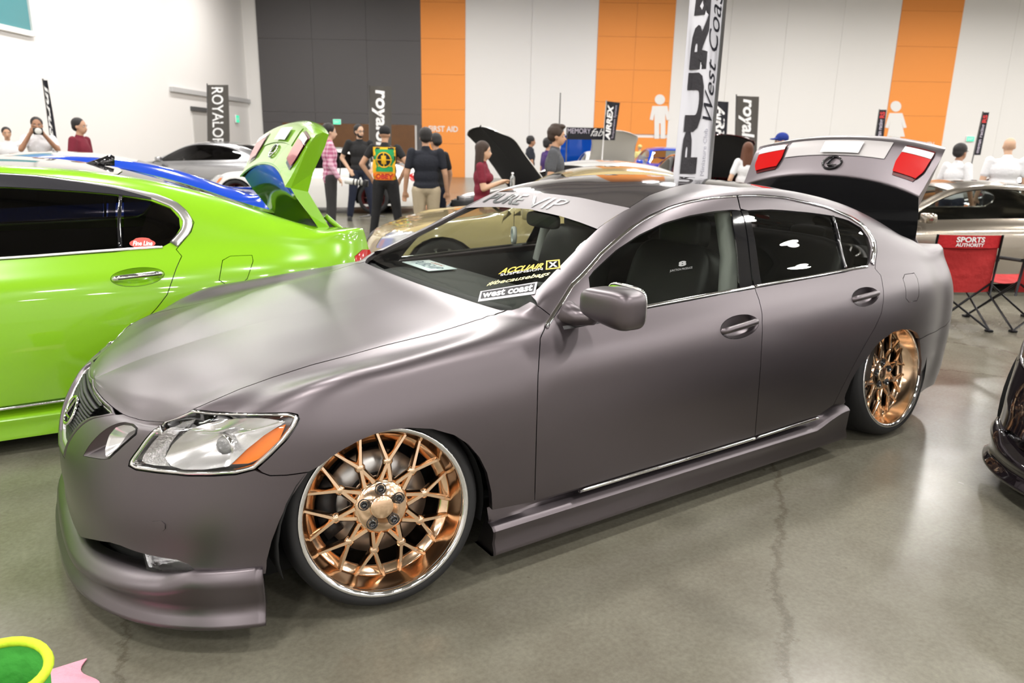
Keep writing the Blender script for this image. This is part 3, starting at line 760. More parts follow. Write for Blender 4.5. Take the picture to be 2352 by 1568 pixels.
def front_lip(tr=0., fog=True):
    """add-on front lip: swept section with a shelf on top and a flared foot"""
    us = np.interp(np.linspace(0, 1, 46), [0, 1], [0, T0.side([(.386, .2)])[0][0]]); G = []
    vz = rowv(1.4)
    P, N = SKIN.ev(np.stack([us, np.full(len(us), vz)], -1), True); N[:, 2] = 0; N /= np.linalg.norm(N, axis=1)[:, None]
    for i, (p, n) in enumerate(zip(P, N)):
        s = i/(len(P)-1); sh = np.interp(s, [0, .25, .62, .78, 1], [-.03, -.05, -.075, -.010, -.006]); zt = np.interp(s, [0, .3, .7, .8, 1], [.192, .205, .238, .262, .264])
        ro = .018+.004*math.sin(PI*s)
        sec = [(sh-.01, zt-.004), (sh, zt), (min(sh+.03, ro*.2), zt-.006), (ro*.6, zt-.022), (ro, zt-.036), (ro*.9, zt-.052), (.006, .158), (.004, .142), (.014, .120), (.030, .106), (.033, .096), (.026, .088), (-.10, .088)]
        G.append([p*[1, 1, 0]+n*d+np.array([0, 0, z]) for d, z in sec])
    G = np.array(G); V, F = grid(G, flip=True); m = G.shape[1]; e = (len(P)-1)*m
    F.append(tuple(e+i for i in range(m)))
    V2 = V*[1, -1, 1]; n = len(V); return np.concatenate([V, V2]), F+[tuple(n+i for i in f[::-1]) for f in F]
def side_skirt(x0=-.372, x1=-2.405):
    G = []
    for x in np.concatenate([[x0], np.linspace(x0+.01, x1+.28, 24), np.linspace(x1+.25, x1, 8)]):
        r = np.interp(x, [x1, x1+.05, x1+.14, x1+.24], [1, 1, .6, 0]); f = np.interp(x, [x0-.30, x0-.16, x0], [0, .3, 1])
        sec = np.array(skirt_profile(x)); lift = .055*r+.0*f
        sec[:6, 1] += lift; sec[1, 0] += .022*max(r, f*.9); sec[0, 1] += .0
        sec[2:6, 0] += .0
        G.append([(x, a, b) for a, b in sec])
    G = np.array(G); V, F = grid(G, flip=True); m = G.shape[1]; F.append(tuple(range(m))); F.append(tuple(len(V)-m+i for i in range(m))[::-1])
    return V, F
def mirror_vf(VF): return np.asarray(VF[0])*[1, -1, 1], [tuple(f[::-1]) for f in VF[1]]
def wing_mirror(car, paint, c, chrome_cap=False):
    """door mirror: housing, sail foot, mirror glass (left one; mirrored by scale)"""
    V, F = superell((0, 0, 0), (.075, .113, .060), .5, .5, 36, 22)
    V[:, 0] = np.where(V[:, 0] > 0, V[:, 0]*1.0, V[:, 0]*.62); V[:, 2] *= 1-.13*np.clip(V[:, 1]/.118, -1, 1)*-1*0+0
    V[:, 2] = np.where(V[:, 2] < 0, V[:, 2]*(1-.30*np.clip((-V[:, 1]/.118), -1, 1)), V[:, 2]*(1-.10*np.clip((-V[:, 1]/.118), -1, 1)))
    V[:, 0] += -.10*np.clip(V[:, 1], -1, 1)
    return (V+c, F)
def interior(car, P=LEATHER):
    """cabin: floor tub, dash, wheel, seats"""
    obj('dashboard', xf(superell((0, 0, 0), (.20, .66, .10), .4, .35), loc=(-.80, 0, .76)), mat('dash_black', (.02, .021, .02), .6), car)
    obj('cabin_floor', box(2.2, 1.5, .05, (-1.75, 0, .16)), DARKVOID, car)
    obj('parcel_shelf', box(.5, 1.15, .04, (-2.95, 0, .80)), TRIMGREY, car)
    st = lathe([(.170, -.012), (.186, 0), (.170, .012), (.156, 0), (.170, -.012)], 32); M = rotm('Y', math.radians(-62))
    obj('steering_wheel', join(xf(st, M, (-1.02, .37, .74)), xf(box(.02, .30, .03), M, (-1.02, .37, .74)), xf(ellipsoid((0, 0, 0), (.05, .07, .025)), M, (-1.02, .37, .74))), P, car)
    def seat(x, y):
        s = bpy.data.objects.new('seat', None); link(s, car); s.location = (x, y, 0); s.empty_display_size = .1
        obj('seat_cushion', superell((0, 0, .36), (.26, .25, .10), .35, .35), P, s)
        obj('seat_back', xf(superell((0, 0, .32), (.085, .245, .33), .4, .4), rotm('Y', math.radians(-16)), (-.20, 0, .40)), P, s)
        obj('headrest', superell((-.385, 0, 1.075), (.06, .13, .085), .5, .5), P, s)
    seat(-1.35, .37); seat(-1.35, -.37)
    obj('rear_bench', xf(superell((0, 0, 0), (.28, .62, .10), .3, .3), None, (-2.30, 0, .38)), P, car)
    obj('rear_backrest', xf(superell((0, 0, .3), (.09, .62, .32), .3, .3), rotm('Y', math.radians(-20)), (-2.52, 0, .42)), P, car)
    for y in (-.33, .33): obj('rear_headrest', superell((-2.76, y, 1.0), (.05, .12, .06), .5, .5), P, car)
    for s in (-1, 1):
        obj('inner_pillar', tube([(-1.68, s*.70, .80), (-1.71, s*.665, 1.0), (-1.74, s*.575, 1.19)], [.04, .04, .035], 8), BELT_GREY, car)
    obj('headliner', panel(loop(LN['wstop'][::-1], LN['WSHIELD'][-1:], LN['roofside'], LN['rgtop']), (), -.035, 0, .06, 0, True)[:2], BELT_GREY, car)
    for s in (-1, 1):
        obj('door_card', box(2.0, .03, .52, (-1.7, s*.80, .58)), LEATHER, car)
    obj('rear_view_mirror', join(superell((-1.19, 0, 1.115), (.015, .125, .036), .5, .5), tube([(-1.19, 0, 1.13), (-1.22, 0, 1.18)], .008, 6)), BLACK, car)
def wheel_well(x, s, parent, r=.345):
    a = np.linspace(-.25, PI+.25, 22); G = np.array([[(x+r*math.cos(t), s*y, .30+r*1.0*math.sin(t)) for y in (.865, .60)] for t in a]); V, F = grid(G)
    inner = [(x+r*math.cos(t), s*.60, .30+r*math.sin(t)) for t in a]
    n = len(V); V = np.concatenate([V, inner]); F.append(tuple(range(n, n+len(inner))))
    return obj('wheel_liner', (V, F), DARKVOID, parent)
def head_lamp(car, mirror=False):
    """housing, chrome bezel, reflector bowl, projector, amber side reflector, clear lens"""
    outer = loop(LN['HEADIN'], LN['HEADOUT']); ci = outer.mean(0)
    hl = bpy.data.objects.new('headlamp', None); link(hl, car); hl.empty_display_size = .1
    inn = inset(outer, .017)
    padd('housing', panel(outer, (), -.075, .0, .03, .002), mat('lamp_housing', (.45, .45, .46), .3, .7), hl, mirror)
    oc, ic = inset(outer, .003), inset(outer, .018); q1 = []; q2 = []
    for i in range(len(oc)):
        j = (i+1) % len(oc); n = max(2, int(np.linalg.norm(oc[j]-oc[i])/.012))
        for f in np.linspace(0, 1, n, endpoint=False): q1.append(oc[i]+(oc[j]-oc[i])*f); q2.append(ic[i]+(ic[j]-ic[i])*f)
    P1, N1 = SKIN.ev(q1, True); P2, N2 = SKIN.ev(q2, True)
    G = np.stack([P1-N1*.012, P1+N1*.001, P1*.5+P2*.5+(N1+N2)*.0025, P2-N2*.002, P2-N2*.06], 0)
    V, F = grid(G, cv=True, flip=True)
    if mirror: V, F = mirror_vf((V, F))
    obj('chrome_bezel', (V, F), CHROME, hl)
    # reflector bowl
    pl = T0.px([(392, 1069), (380, 1050), (395, 1022), (430, 990), (475, 972), (520, 964), (600, 960), (655, 968), (606, 1000), (566, 1032), (526, 1070), (470, 1078), (420, 1078)])
    V, F = bowl(densify(pl, .02), .05, 8)
    if mirror: V, F = mirror_vf((V, F))
    obj('reflector', (V, F), HEADCHROME, hl)
    pl = T0.px([(326, 1058), (331, 1044), (352, 1015), (385, 985), (420, 968), (450, 962), (420, 985), (392, 1018), (378, 1050), (390, 1070), (355, 1068), (335, 1064)])
    V, F = bowl(densify(pl, .02), .03, 5)
    if mirror: V, F = mirror_vf((V, F))
    obj('corner_reflector', (V, F), mat('fluted_reflector', (.72, .72, .73), .22, 1., bump=(160, .9, .01)), hl)
    pj = T0.px([(512, 1028)]); P, N = SKIN.ev(pj, True); p, n = P[0], N[0]; f = np.array([.93, .32, -.05]); f /= np.linalg.norm(f)
    Mz = np.array(Vector((0, 0, 1)).rotation_difference(Vector(f)).to_matrix()); base = p-n*.075-f*.01
    c1 = xf(lathe([(.018, -.02), (.034, -.02), (.040, .03), (.042, .045), (.036, .047), (.034, .03)], 28), Mz, base)
    c2 = xf(lathe([(.034, .035), (.030, .050), (.018, .060), (0, .063)], 24), Mz, base)
    if mirror: c1, c2 = mirror_vf(c1), mirror_vf(c2)
    obj('projector', c1, CHROME, hl); obj('projector_lens', c2, mat('projector_glass', (.9, .92, .95), .03, trans=.9, ior=1.5), hl)
    am = T0.px([(528, 1068), (568, 1029), (603, 995), (655, 974), (638, 1014), (590, 1057), (568, 1066)])
    padd('amber_reflector', panel(am, (), -.012, .006, .02, 0), AMBER, hl, mirror)
    padd('lens', panel(inset(outer, .010), (), -.001, .0, .03, .0), LENS, hl, mirror)
def drive_lamp(car, mirror=False):
    lamp = T0.px([(242, 1050), (240, 1033), (250, 999), (265, 981), (284, 975), (303, 977), (313, 984), (311, 995), (292, 1012), (269, 1033), (252, 1049)])
    rec = T0.px([(192, 1046), (216, 1010), (244, 985), (265, 974), (288, 969), (306, 973), (316, 983), (313, 998), (293, 1015), (270, 1036), (252, 1052), (240, 1054)])
    l = bpy.data.objects.new('driving_lamp', None); link(l, car); l.empty_display_size = .1
    vf = bowl(densify(rec, .02), .035, 5); vf = mirror_vf(vf) if mirror else vf
    obj('lamp_recess', vf, PAINT if car is MAIN else GLOSSBLACK, l)
    vf = bowl(densify(inset(lamp, .003), .02), .045, 5); vf = mirror_vf(vf) if mirror else vf
    obj('reflector', vf, HEADCHROME, l)
    padd('lens', panel(lamp, (), -.006, .008, .02, .0), LENS, l, mirror)
    return rec
def wrap_letters(VF, f, off=.0015):
    """flat lettering laid onto the skin: f maps (x, y) to skin coordinates"""
    V, F = VF; uv = np.array([f(x, y) for x, y, _ in V]); P, N = SKIN.ev(uv, True); return P+N*off, F, N
def bilin(c00, c10, c11, c01):
    c = [np.array(q) for q in (c00, c10, c11, c01)]
    return lambda x, y: (c[0]*(1-x)*(1-y)+c[1]*x*(1-y)+c[2]*x*y+c[3]*(1-x)*y)
def subdiv_text(VF, k=1):
    bm = bmesh.new(); V, F = VF; vs = [bm.verts.new(v) for v in V]
    for f in F:
        try: bm.faces.new([vs[i] for i in f])
        except ValueError: pass
    bmesh.ops.triangulate(bm, faces=bm.faces[:]); bmesh.ops.subdivide_edges(bm, edges=bm.edges[:], cuts=k, use_grid_fill=True)
    bm.verts.index_update(); V = np.array([v.co[:] for v in bm.verts]); F = [tuple(v.index for v in f.verts) for f in bm.faces]; bm.free(); return V, F
def sedan_shell(car, paint, L, roofmat=None, wsmat=None, sidemat=None, trim=None, frame=None, lip=True, handle=None, front=True, visor=None, tw=1.):
    """all body parts of the sedan; L = outlines in skin coordinates"""
    roofmat = roofmat or paint; wsmat = wsmat or WSGLASS; sidemat = sidemat or SIDEGLASS; trim = trim or CHROME; handle = handle or paint
    # --- hood
    hood = loop([(0, rowv(8.0))], L['HOODFRONT'], L['HOODSIDE'], L['hoodrear'], [(L['hoodrear'][-1][0], VM)], [(0, VM)])
    padd('hood', panel(hood, sym=True, step=.03, gap=.003), paint, car)
    # --- bumper with its openings
    gr0 = T0.end([(0, .425)])[0]; grc = T0.end([(.13, .43)])[0]; grt = T0.px([(265, 952)])[0]
    low = T0.px([(461, 1327), (452, 1314), (432, 1296), (406, 1286), (355, 1278), (312, 1267), (276, 1253), (253, 1246), (215, 1240), (185, 1233)])
    bl0 = T0.end([(0, .235)])[0]
    bumper = loop([(0, bl0[1])], [(0, gr0[1])], [grc], [grt], T0.px(dens_px(L_HOODFRONT[3:])), L['HEADIN'], L['SEAM'], L['ARCHF1'], T0.px([(534, 1325)]), low)
    rec = T0.px([(192, 1046), (216, 1010), (244, 985), (265, 974), (288, 969), (306, 973), (316, 983), (313, 998), (293, 1015), (270, 1036), (252, 1052), (240, 1054)])
    padd('front_bumper', panel(bumper, [rec], sym=True, step=.024), paint, car)
    for mr in (False, True):
        drive_lamp(car, mr); head_lamp(car, mr)
    # lower opening: black mesh behind, fog lamp in its outer end
    us = np.linspace(0, T0.side([(.45, .25)])[0][0], 40)
    G = np.stack([SKIN.ev(np.stack([us, np.full(40, rowv(r))], -1), True)[0]-SKIN.ev(np.stack([us, np.full(40, rowv(r))], -1), True)[1]*.085 for r in (0., 1., 1.6, 2.3, 3.2)], 1)
    V, F = grid(G); V2 = np.concatenate([V, V*[1, -1, 1]]); obj('lower_intake', (V2, F+[tuple(len(V)+i for i in f[::-1]) for f in F]), mat('black_mesh', (.010, .010, .010), .7, bump=(400, .5, .002)), car)
    fog = T0.px([(312, 1268), (355, 1278), (406, 1287), (432, 1297), (452, 1316), (442, 1326), (416, 1327), (375, 1322), (324, 1309)])
    for mr in (False, True):
        f = bpy.data.objects.new('fog_lamp', None); link(f, car); f.empty_display_size = .1
        vf = bowl(densify(fog, .02), .05, 5); vf = (vf[0]-np.array([.02, .005, 0]), vf[1]); vf = mirror_vf(vf) if mr else vf
        obj('reflector', vf, mat('fog_reflector', (.35, .35, .36), .2, 1., bump=(60, .6, .01)), f)
        padd('lens', panel(fog, (), -.022, .006, .02, 0), LENS, f, mr)
    # --- grille: surround, slats, emblem
    gpoly = loop([(0, gr0[1])], [grc], [grt], T0.px(dens_px(L_HOODFRONT[:3]))[::-1], [(0, rowv(8.0))])
    g = bpy.data.objects.new('grille', None); link(g, car); g.empty_display_size = .1
    padd('grille_back', panel(gpoly, (), -.055, 0, .03, 0, True), DARKVOID, g)
    gi = _inset_sym(gpoly, .022)
    padd('surround', panel(gpoly, [], -.002, .03, .02, .0015, True)[:3] if False else ring_panel(gpoly, gi, -.001, .045), paint, g)
    gi2 = _inset_sym(gpoly, .036)
    padd('bright_frame', ring_panel(_inset_sym(gpoly, .0225), gi2, -.012, .03), SATCHROME, g)
    n = 19
    zlo, zhi = .452, .628
    for k in range(n):
        z = zlo+(zhi-zlo)*k/(n-1); hwid = np.interp(z, [.43, .64], [.13, .255])-.018; ys = np.linspace(0, hwid, 8)
        q = T0.end([(y, z) for y in ys]); P, N = SKIN.ev(q, True); P = P-N*.026; P[:, 2] = z
        P = np.concatenate([(P*[1, -1, 1])[:0:-1], P]); sec = [(-.012, -.0022), (.004, -.0028), (.006, 0), (.004, .0022), (-.012, .0018)]
        Gs = np.stack([P+np.array([a, 0, b]) for a, b in sec], 1); V, F = grid(Gs, cv=True); obj('slat', (V, F), BLACK, g)
    e = T0.end([(0, .555)]); P, N = SKIN.ev(e, True); Mz = np.array(Vector((0, 0, 1)).rotation_difference(Vector(N[0])).to_matrix()); Mz = np.array(Vector(N[0]).to_track_quat('Z', 'Y').to_matrix())
    emb = bpy.data.objects.new('emblem', None); link(emb, g); emb.empty_display_size = .05
    VF = badge_logo(.062, .046); obj('badge_ring', xf(VF, Mz, P[0]-N[0]*.012), CHROME, emb)
    wc = T0.px([(350, 1197), (372, 1196), (380, 1203), (380, 1214), (374, 1219), (350, 1215)])
    for mr in (False, True): padd('washer_cover', panel(wc, (), .0025, .004, .02, 0), paint, car, mr)
    # --- fenders
    fender = loop(L['HOODSIDE'], L['FENREAR'], L['ARCHF2'][::-1], L['SEAM'][::-1][1:], L['HEADOUT'])
    for mr in (False, True): padd('front_fender', panel(fender, step=.024, thick=.02), paint, car, mr)
    # --- doors (paint shell, glass, trims, handle)
    hf = ell_of([(1655, 757), (1742, 742)], [(1698, 727), (1698, 780)]); hr = ell_of([(1957, 684), (2018, 677)], [(1988, 660), (1988, 703)])
    sail = T0.px([(1353, 725), (1353, 740), (1300, 750), (1258, 753)])
    belt_f = T0.px([(1353, 735), (1430, 719), (1491, 707), (1583, 690), (1699, 668), (1733, 662)])
    belt_r = T0.px([(1733, 662), (1752, 658), (1850, 641), (1939, 625), (2010, 617)])
    fdoor = loop(L['DOORTOP'], T0.px([(1699, 477), (1702, 484), (1680, 482.5)]), T0.px(dens_px(L_GLASSF[:7]))[::-1], T0.px([(1353, 728)]), belt_f, L['BGAPLOW'][:], L['DOORBOT'][::-1][1:], T0.px(dens_px(L_FENREAR[5:]))[::-1][1:])
    rd_in = T0.px([(1718, 484), (1774, 482), (1828, 486), (1870, 490), (1911, 496), (1950, 507), (1977, 523), (1993, 545), (2000, 568), (1998, 600), (1992, 610)])
    rdoor = loop(T0.px([(1693, 448), (1701, 480)]), rd_in, belt_r[::-1][1:], L['BGAPLOW'], L['RDOORBOT'][1:], L['RGAP'][::-1], L['DOORTOP2'][::-1][1:])
    for mr in (False, True):
        for nm, poly, hole, hpx in (('front_door', fdoor, hf, 0), ('rear_door', rdoor, hr, 1)):
            d = bpy.data.objects.new(nm, None); link(d, car); d.empty_display_size = .1
            padd('door_skin', panel(poly, [hole], step=.024, thick=.016), paint, d, mr)
            vf = bowl(densify(hole, .012), .036, 7); vf = mirror_vf(vf) if mr else vf
            obj('handle_recess', vf, paint, d)
            c = hole.mean(0); a = hole[0]-c; a = hole[np.argmax(np.linalg.norm(hole-c, axis=1))]-c
            if a[0] > 0: a = -a
            q = np.array([c-a*.90, c-a*.84, c-a*.55, c, c+a*.55, c+a*.84, c+a*.90]); P, N = SKIN.ev(q, True); hgt = np.array([-.012, .004, .012, .014, .012, .004, -.012])
            tb = tube(smooth_path(P+N*hgt[:, None], 5), .0135, 10); tb = mirror_vf(tb) if mr else tb
            obj('door_handle', tb, handle, d)
            if nm == 'front_door':
                padd('window_glass', panel(L['GLASSF'], (), -.006, 0, .04, -.002), sidemat, d, mr)
                padd('pillar_trim', panel(loop(T0.px([(1682, 484), (1700, 481), (1709, 500), (1722, 591), (1731, 660)]), T0.px([(1701, 665), (1696, 591), (1685, 515)])), (), -.003, .006, .03, .001), GLOSSBLACK, d, mr)
                ch = T0.px([(1353, 730), (1430, 714.5), (1491, 702.5), (1583, 685.5), (1699, 664.5), (1731, 658.5)])
                vf = strip(ch, .013, .005); vf = mirror_vf(vf) if mr else vf; obj('belt_moulding', vf, trim, d)
                ch = T0.px([(1255, 752), (1269, 725), (1313, 656), (1350, 619), (1380, 584), (1401, 565), (1446, 528), (1492, 499), (1538, 478), (1584, 464), (1633, 456), (1690, 451.5)])
                vf = strip(ch, [.017, .017, .014, .010, .008, .007], .005); vf = mirror_vf(vf) if mr else vf; obj('window_moulding', vf, trim, d)
                ch = T0.px([(1330, 1127), (1465, 1086), (1600, 1046), (1732, 1006)]); vf = strip(ch, .013, .008); vf = mirror_vf(vf) if mr else vf; obj('sill_moulding', vf, CHROME, d)
                if mr and car is MAIN: continue
                VF = wing_mirror(car, paint, at(1412, 702, Y=.985)); mrr = bpy.data.objects.new('wing_mirror', None); link(mrr, d); mrr.empty_display_size = .1
                c0 = at(1412, 702, Y=.985)
                ft = tube([(c0[0]+.035, .775, .872), (c0[0]+.02, .83, .868), (c0[0]+.008, .88, .872), c0+[0, -.06, -.012]], [.050, .030, .022, .024], 12)
                gl = xf(superell((0, 0, 0), (.006, .10, .068), .5, .5), loc=c0+np.array([-.05, 0, 0]))
                if mr: VF, ft, gl = mirror_vf(VF), mirror_vf(ft), mirror_vf(gl)
                obj('mirror_housing', VF, paint, mrr); obj('mirror_foot', ft, paint, mrr); obj('mirror_glass', gl, CHROME, mrr)
            else:
                padd('window_glass', panel(L['GLASSR'], (), -.006, 0, .04, -.002), sidemat, d, mr)
                padd('quarter_glass', panel(L['GLASSQ'], (), -.006, 0, .03, -.002), sidemat, d, mr)
                vf = strip(T0.px([(1913, 496), (1928, 556), (1943, 616)]), .016, .004); vf = mirror_vf(vf) if mr else vf; obj('divider_bar', vf, GLOSSBLACK, d)
                padd('pillar_trim', panel(T0.px([(1703, 482), (1719, 483), (1735, 545), (1751, 652), (1734, 658), (1724, 591), (1711, 500)]), (), -.003, .006, .03, .001), GLOSSBLACK, d, mr)
                ch = T0.px([(1734, 657.5), (1752, 654), (1850, 637.5), (1939, 621), (1992, 612)]); vf = strip(ch, .013, .005); vf = mirror_vf(vf) if mr else vf; obj('belt_moulding', vf, trim, d)
                ch = T0.px([(1693, 451), (1751, 451), (1801, 455.5), (1840, 463.5), (1897, 476.5), (1951, 498), (1977, 514), (1995, 534), (2006, 554), (2008, 576), (2003, 606)])
                vf = strip(ch, np.array([.007, .007, .007, .008, .014, .024, .028, .026])*tw, .006); vf = mirror_vf(vf) if mr else vf; obj('window_moulding', vf, trim, d)
                ch = T0.px([(1735, 1005), (1800, 984), (1878, 959)]); vf = strip(ch, .012, .008); vf = mirror_vf(vf) if mr else vf; obj('sill_moulding', vf, CHROME, d)
    if visor:
        bf = loop(T0.px(dens_px([(1378, 581), (1400, 564), (1446, 527), (1492, 498), (1538, 477), (1584, 463), (1633, 455), (1689, 450.5), (1698, 481), (1680, 482), (1640, 485), (1583, 495), (1525, 512), (1468, 539), (1414, 575), (1392, 596)])))
        br = loop(T0.px(dens_px([(1695, 451), (1751, 451), (1801, 455), (1840, 463), (1897, 476), (1945, 495), (1950, 505), (1911, 495), (1870, 489), (1828, 485), (1774, 481), (1718, 483), (1702, 481)])))
        for mr in (False, True): padd('window_visor', panel(bf, (), .006, .006, .03, 0), visor, car, mr); padd('window_visor', panel(br, (), .006, .006, .03, 0), visor, car, mr)
    # --- body side: A pillar, roof rail, C pillar and rear quarter in one pressing
    fuel = T0.px([(2074, 640), (2078, 630), (2100, 627), (2107, 640), (2110, 680), (2106, 690), (2088, 694), (2081, 685)])
    tl0 = T0.end([(.66, .665), (.60, .70), (.585, .76), (.60, .815), (.66, .825), (.72, .80), (.745, .74), (.72, .68)], -1)
    tailc = tl0.mean(0)
    bs = loop(T0.px(dens_px(L_WSHIELD[2:])), L['ROOFEDGE'], L['roofside'], L['rgside'], L['trunkside'], T0.end([(.585, .90), (.60, .83)], -1), tl0[3:6], tl0[6:8], T0.end([(.70, .655), (.655, .645)], -1), L['RSEAM'][::-1], L['ARCHR'][1:], L['RGAP'][::-1], L['DOORTOP2'][::-1][1:], T0.px(dens_px(L_DOORTOP[1:]))[::-1][1:], T0.px([(1265, 724.5), (1233, 701.6)]))
    for mr in (False, True):
        b = bpy.data.objects.new('body_side', None); link(b, car); b.empty_display_size = .1
        padd('side_panel', panel(bs, [fuel], step=.026, thick=.02), paint, b, mr)
        padd('fuel_door', panel(fuel, (), .0, .01, .022, .0015), paint, b, mr)
        padd('tail_lamp', panel(tl0, (), .004, .02, .02, .001), REDLENS, car, mr)
    # --- windscreen, roof, rear glass
    ws = loop(L['wsbase'], L['WSHIELD'], L['wstop'][1:], [(L['wstop'][-1][0], VM)], [(L['wsbase'][0][0], VM)])
    padd('windscreen', panel(ws, sym=True, off=-.004, thick=0, step=.045), wsmat, car)
    cow = loop(L['hoodrear'][::-1], T0.top([(-.60, .70)]), L['wsbase'][::-1])
    padd('cowl', panel(cow, (), -.03, 0, .03, -.004, True), BLACK, car)
    roof = loop(L['wstop'][::-1], L['ROOFEDGE'], L['roofside'], L['rgtop'], [(L['rgtop'][-1][0], VM)], [(L['wstop'][-1][0], VM)])
    padd('roof', panel(roof, sym=True, step=.04), roofmat, car)
    rg = loop(L['rgtop'][::-1], L['rgside'], L['rgbot'], [(L['rgbot'][-1][0], VM)], [(L['rgtop'][-1][0], VM)])
    padd('rear_glass', panel(rg, sym=True, off=-.004, thick=0, step=.05), DARKGLASS, car)
    shelf = loop(L['rgbot'][::-1], T0.top([(-3.16, .57)]), T0.top([(-3.24, .58), (-3.25, .3), (-3.25, 0)]))
    padd('rear_cowl', panel(shelf, (), -.02, 0, .04, -.004, True), BLACK, car)
    # --- rear bumper
    rb = loop(L['RSEAM'], T0.end([(.655, .645), (.45, .62), (.2, .61), (0, .61)], -1), [(UM, rowv(0))], [(SKIN.U[30], rowv(0))], T0.side([(-3.13, .21), (-3.10, .28), (-3.06, .38)]))
    padd('rear_bumper', panel(rb, sym=True, step=.03), paint, car)
    # trunk tub
    tub = loop(T0.top([(-3.25, 0), (-3.25, .57), (-3.5, .58), (-3.66, .55)]), T0.end([(.55, .90), (.585, .66), (.3, .62), (0, .62)], -1))
    padd('trunk_opening', panel(tub, (), -.16, 0, .06, 0, True), DARKVOID, car)
    # --- aero parts
    if lip: obj('front_lip', front_lip(), paint, car)
    for mr in (False, True):
        vf = side_skirt(); vf = mirror_vf(vf) if mr else vf; flat(obj('side_skirt', vf, paint, car), 40)
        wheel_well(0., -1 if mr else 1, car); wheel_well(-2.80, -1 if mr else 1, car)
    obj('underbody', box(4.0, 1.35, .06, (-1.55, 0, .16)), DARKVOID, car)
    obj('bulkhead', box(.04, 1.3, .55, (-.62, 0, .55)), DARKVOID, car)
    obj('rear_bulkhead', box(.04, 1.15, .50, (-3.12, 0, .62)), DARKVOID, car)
def ell_of(h, v):
    a = T0.px(h); b = T0.px(v); c = a.mean(0); A = (a[1]-a[0])/2; B = (b[1]-b[0])/2; t = np.arange(30)*2*PI/30
    return c+np.outer(np.cos(t), A)+np.outer(np.sin(t), B)
def ring_panel(outer, inner, off, thick, step=.012):
    """band between two matching outlines (symmetric about the centre line)"""
    o = densify(outer, 1e9); keep = [i for i in range(len(outer))]
    O = np.asarray(outer, float); I = np.asarray(inner, float)
    if len(O) != len(I):
        kk = np.linalg.norm(O-np.roll(O, 1, 0), axis=1) > 1e-7; O = O[kk]
    idx = [i for i in range(len(O)-1) if not (_on_centre((O[i]+O[i+1])/2))]
    pts = []
    for i in idx:
        n = max(2, int(np.linalg.norm(O[i+1]-O[i])/step))
        for f in np.linspace(0, 1, n, endpoint=False): pts.append((O[i]+(O[i+1]-O[i])*f, I[i]+(I[i+1]-I[i])*f))
    pts.append((O[idx[-1]+1], I[idx[-1]+1]))
    a = np.array([p[0] for p in pts]); b = np.array([p[1] for p in pts]); Pa, Na = SKIN.ev(a, True); Pb, Nb = SKIN.ev(b, True)
    R = [Pa-Na*.01+Na*off, Pa+Na*off, (Pa+Pb)/2+(Na+Nb)/2*(off+.004), Pb+Nb*off, Pb+Nb*(off-thick)]
    G = np.stack(R, 1); V, F = grid(G)
    n = len(V); V = np.concatenate([V, V*[1, -1, 1]]); F = F+[tuple(n+i for i in f[::-1]) for f in F]
    fl = meshdata('tmp', V, F, BLACK); N = np.array([v.normal[:] for v in fl.vertices])
    mid = (Na[len(Na)//2]); k = (len(Pa)//2)*5+2
    if np.dot(N[k], mid) < 0: F = [f[::-1] for f in F]; N = -N
    bpy.data.meshes.remove(fl)
    return V, F, N
def badge_logo(a, b):
    """oval ring with the slanted stroke inside, in local XY, facing +Z"""
    t = np.linspace(0, 2*PI, 41)
    ring = tube(np.stack([a*np.cos(t), b*np.sin(t), 0*t], -1), .006, 8, False)
    s1 = tube([(-a*.02, b*.95, 0), (-a*.42, -b*.35, 0), (-a*.30, -b*.50, 0), (a*.62, -b*.35, 0)], [.004, .007, .007, .004], 6)
    s2 = tube([(-a*.9, b*.3, 0), (-a*.1, b*.10, 0)], [.002, .005], 6)
    return join(ring, s1)
MAIN = thing('sedan', 'matte purple grey sedan with polished copper wheels and raised boot lid', 'car')
sedan_shell(MAIN, PAINT, LN, roofmat=mat('gloss_dark_roof', (.045, .040, .042), .10, .0, coat=1))
interior(MAIN)
make_wheel('front_wheel', MAIN, (-.02, .722, .314), math.radians(-9), math.radians(8), tilt0=.1)
make_wheel('rear_wheel', MAIN, (-2.845, .728, .314), math.radians(0), math.radians(8), tilt0=.25)
make_wheel('front_wheel', MAIN, (-.02, -.722, .314), math.radians(-9), math.radians(8), sign=-1)
make_wheel('rear_wheel', MAIN, (-2.845, -.728, .314), math.radians(0), math.radians(8), sign=-1)
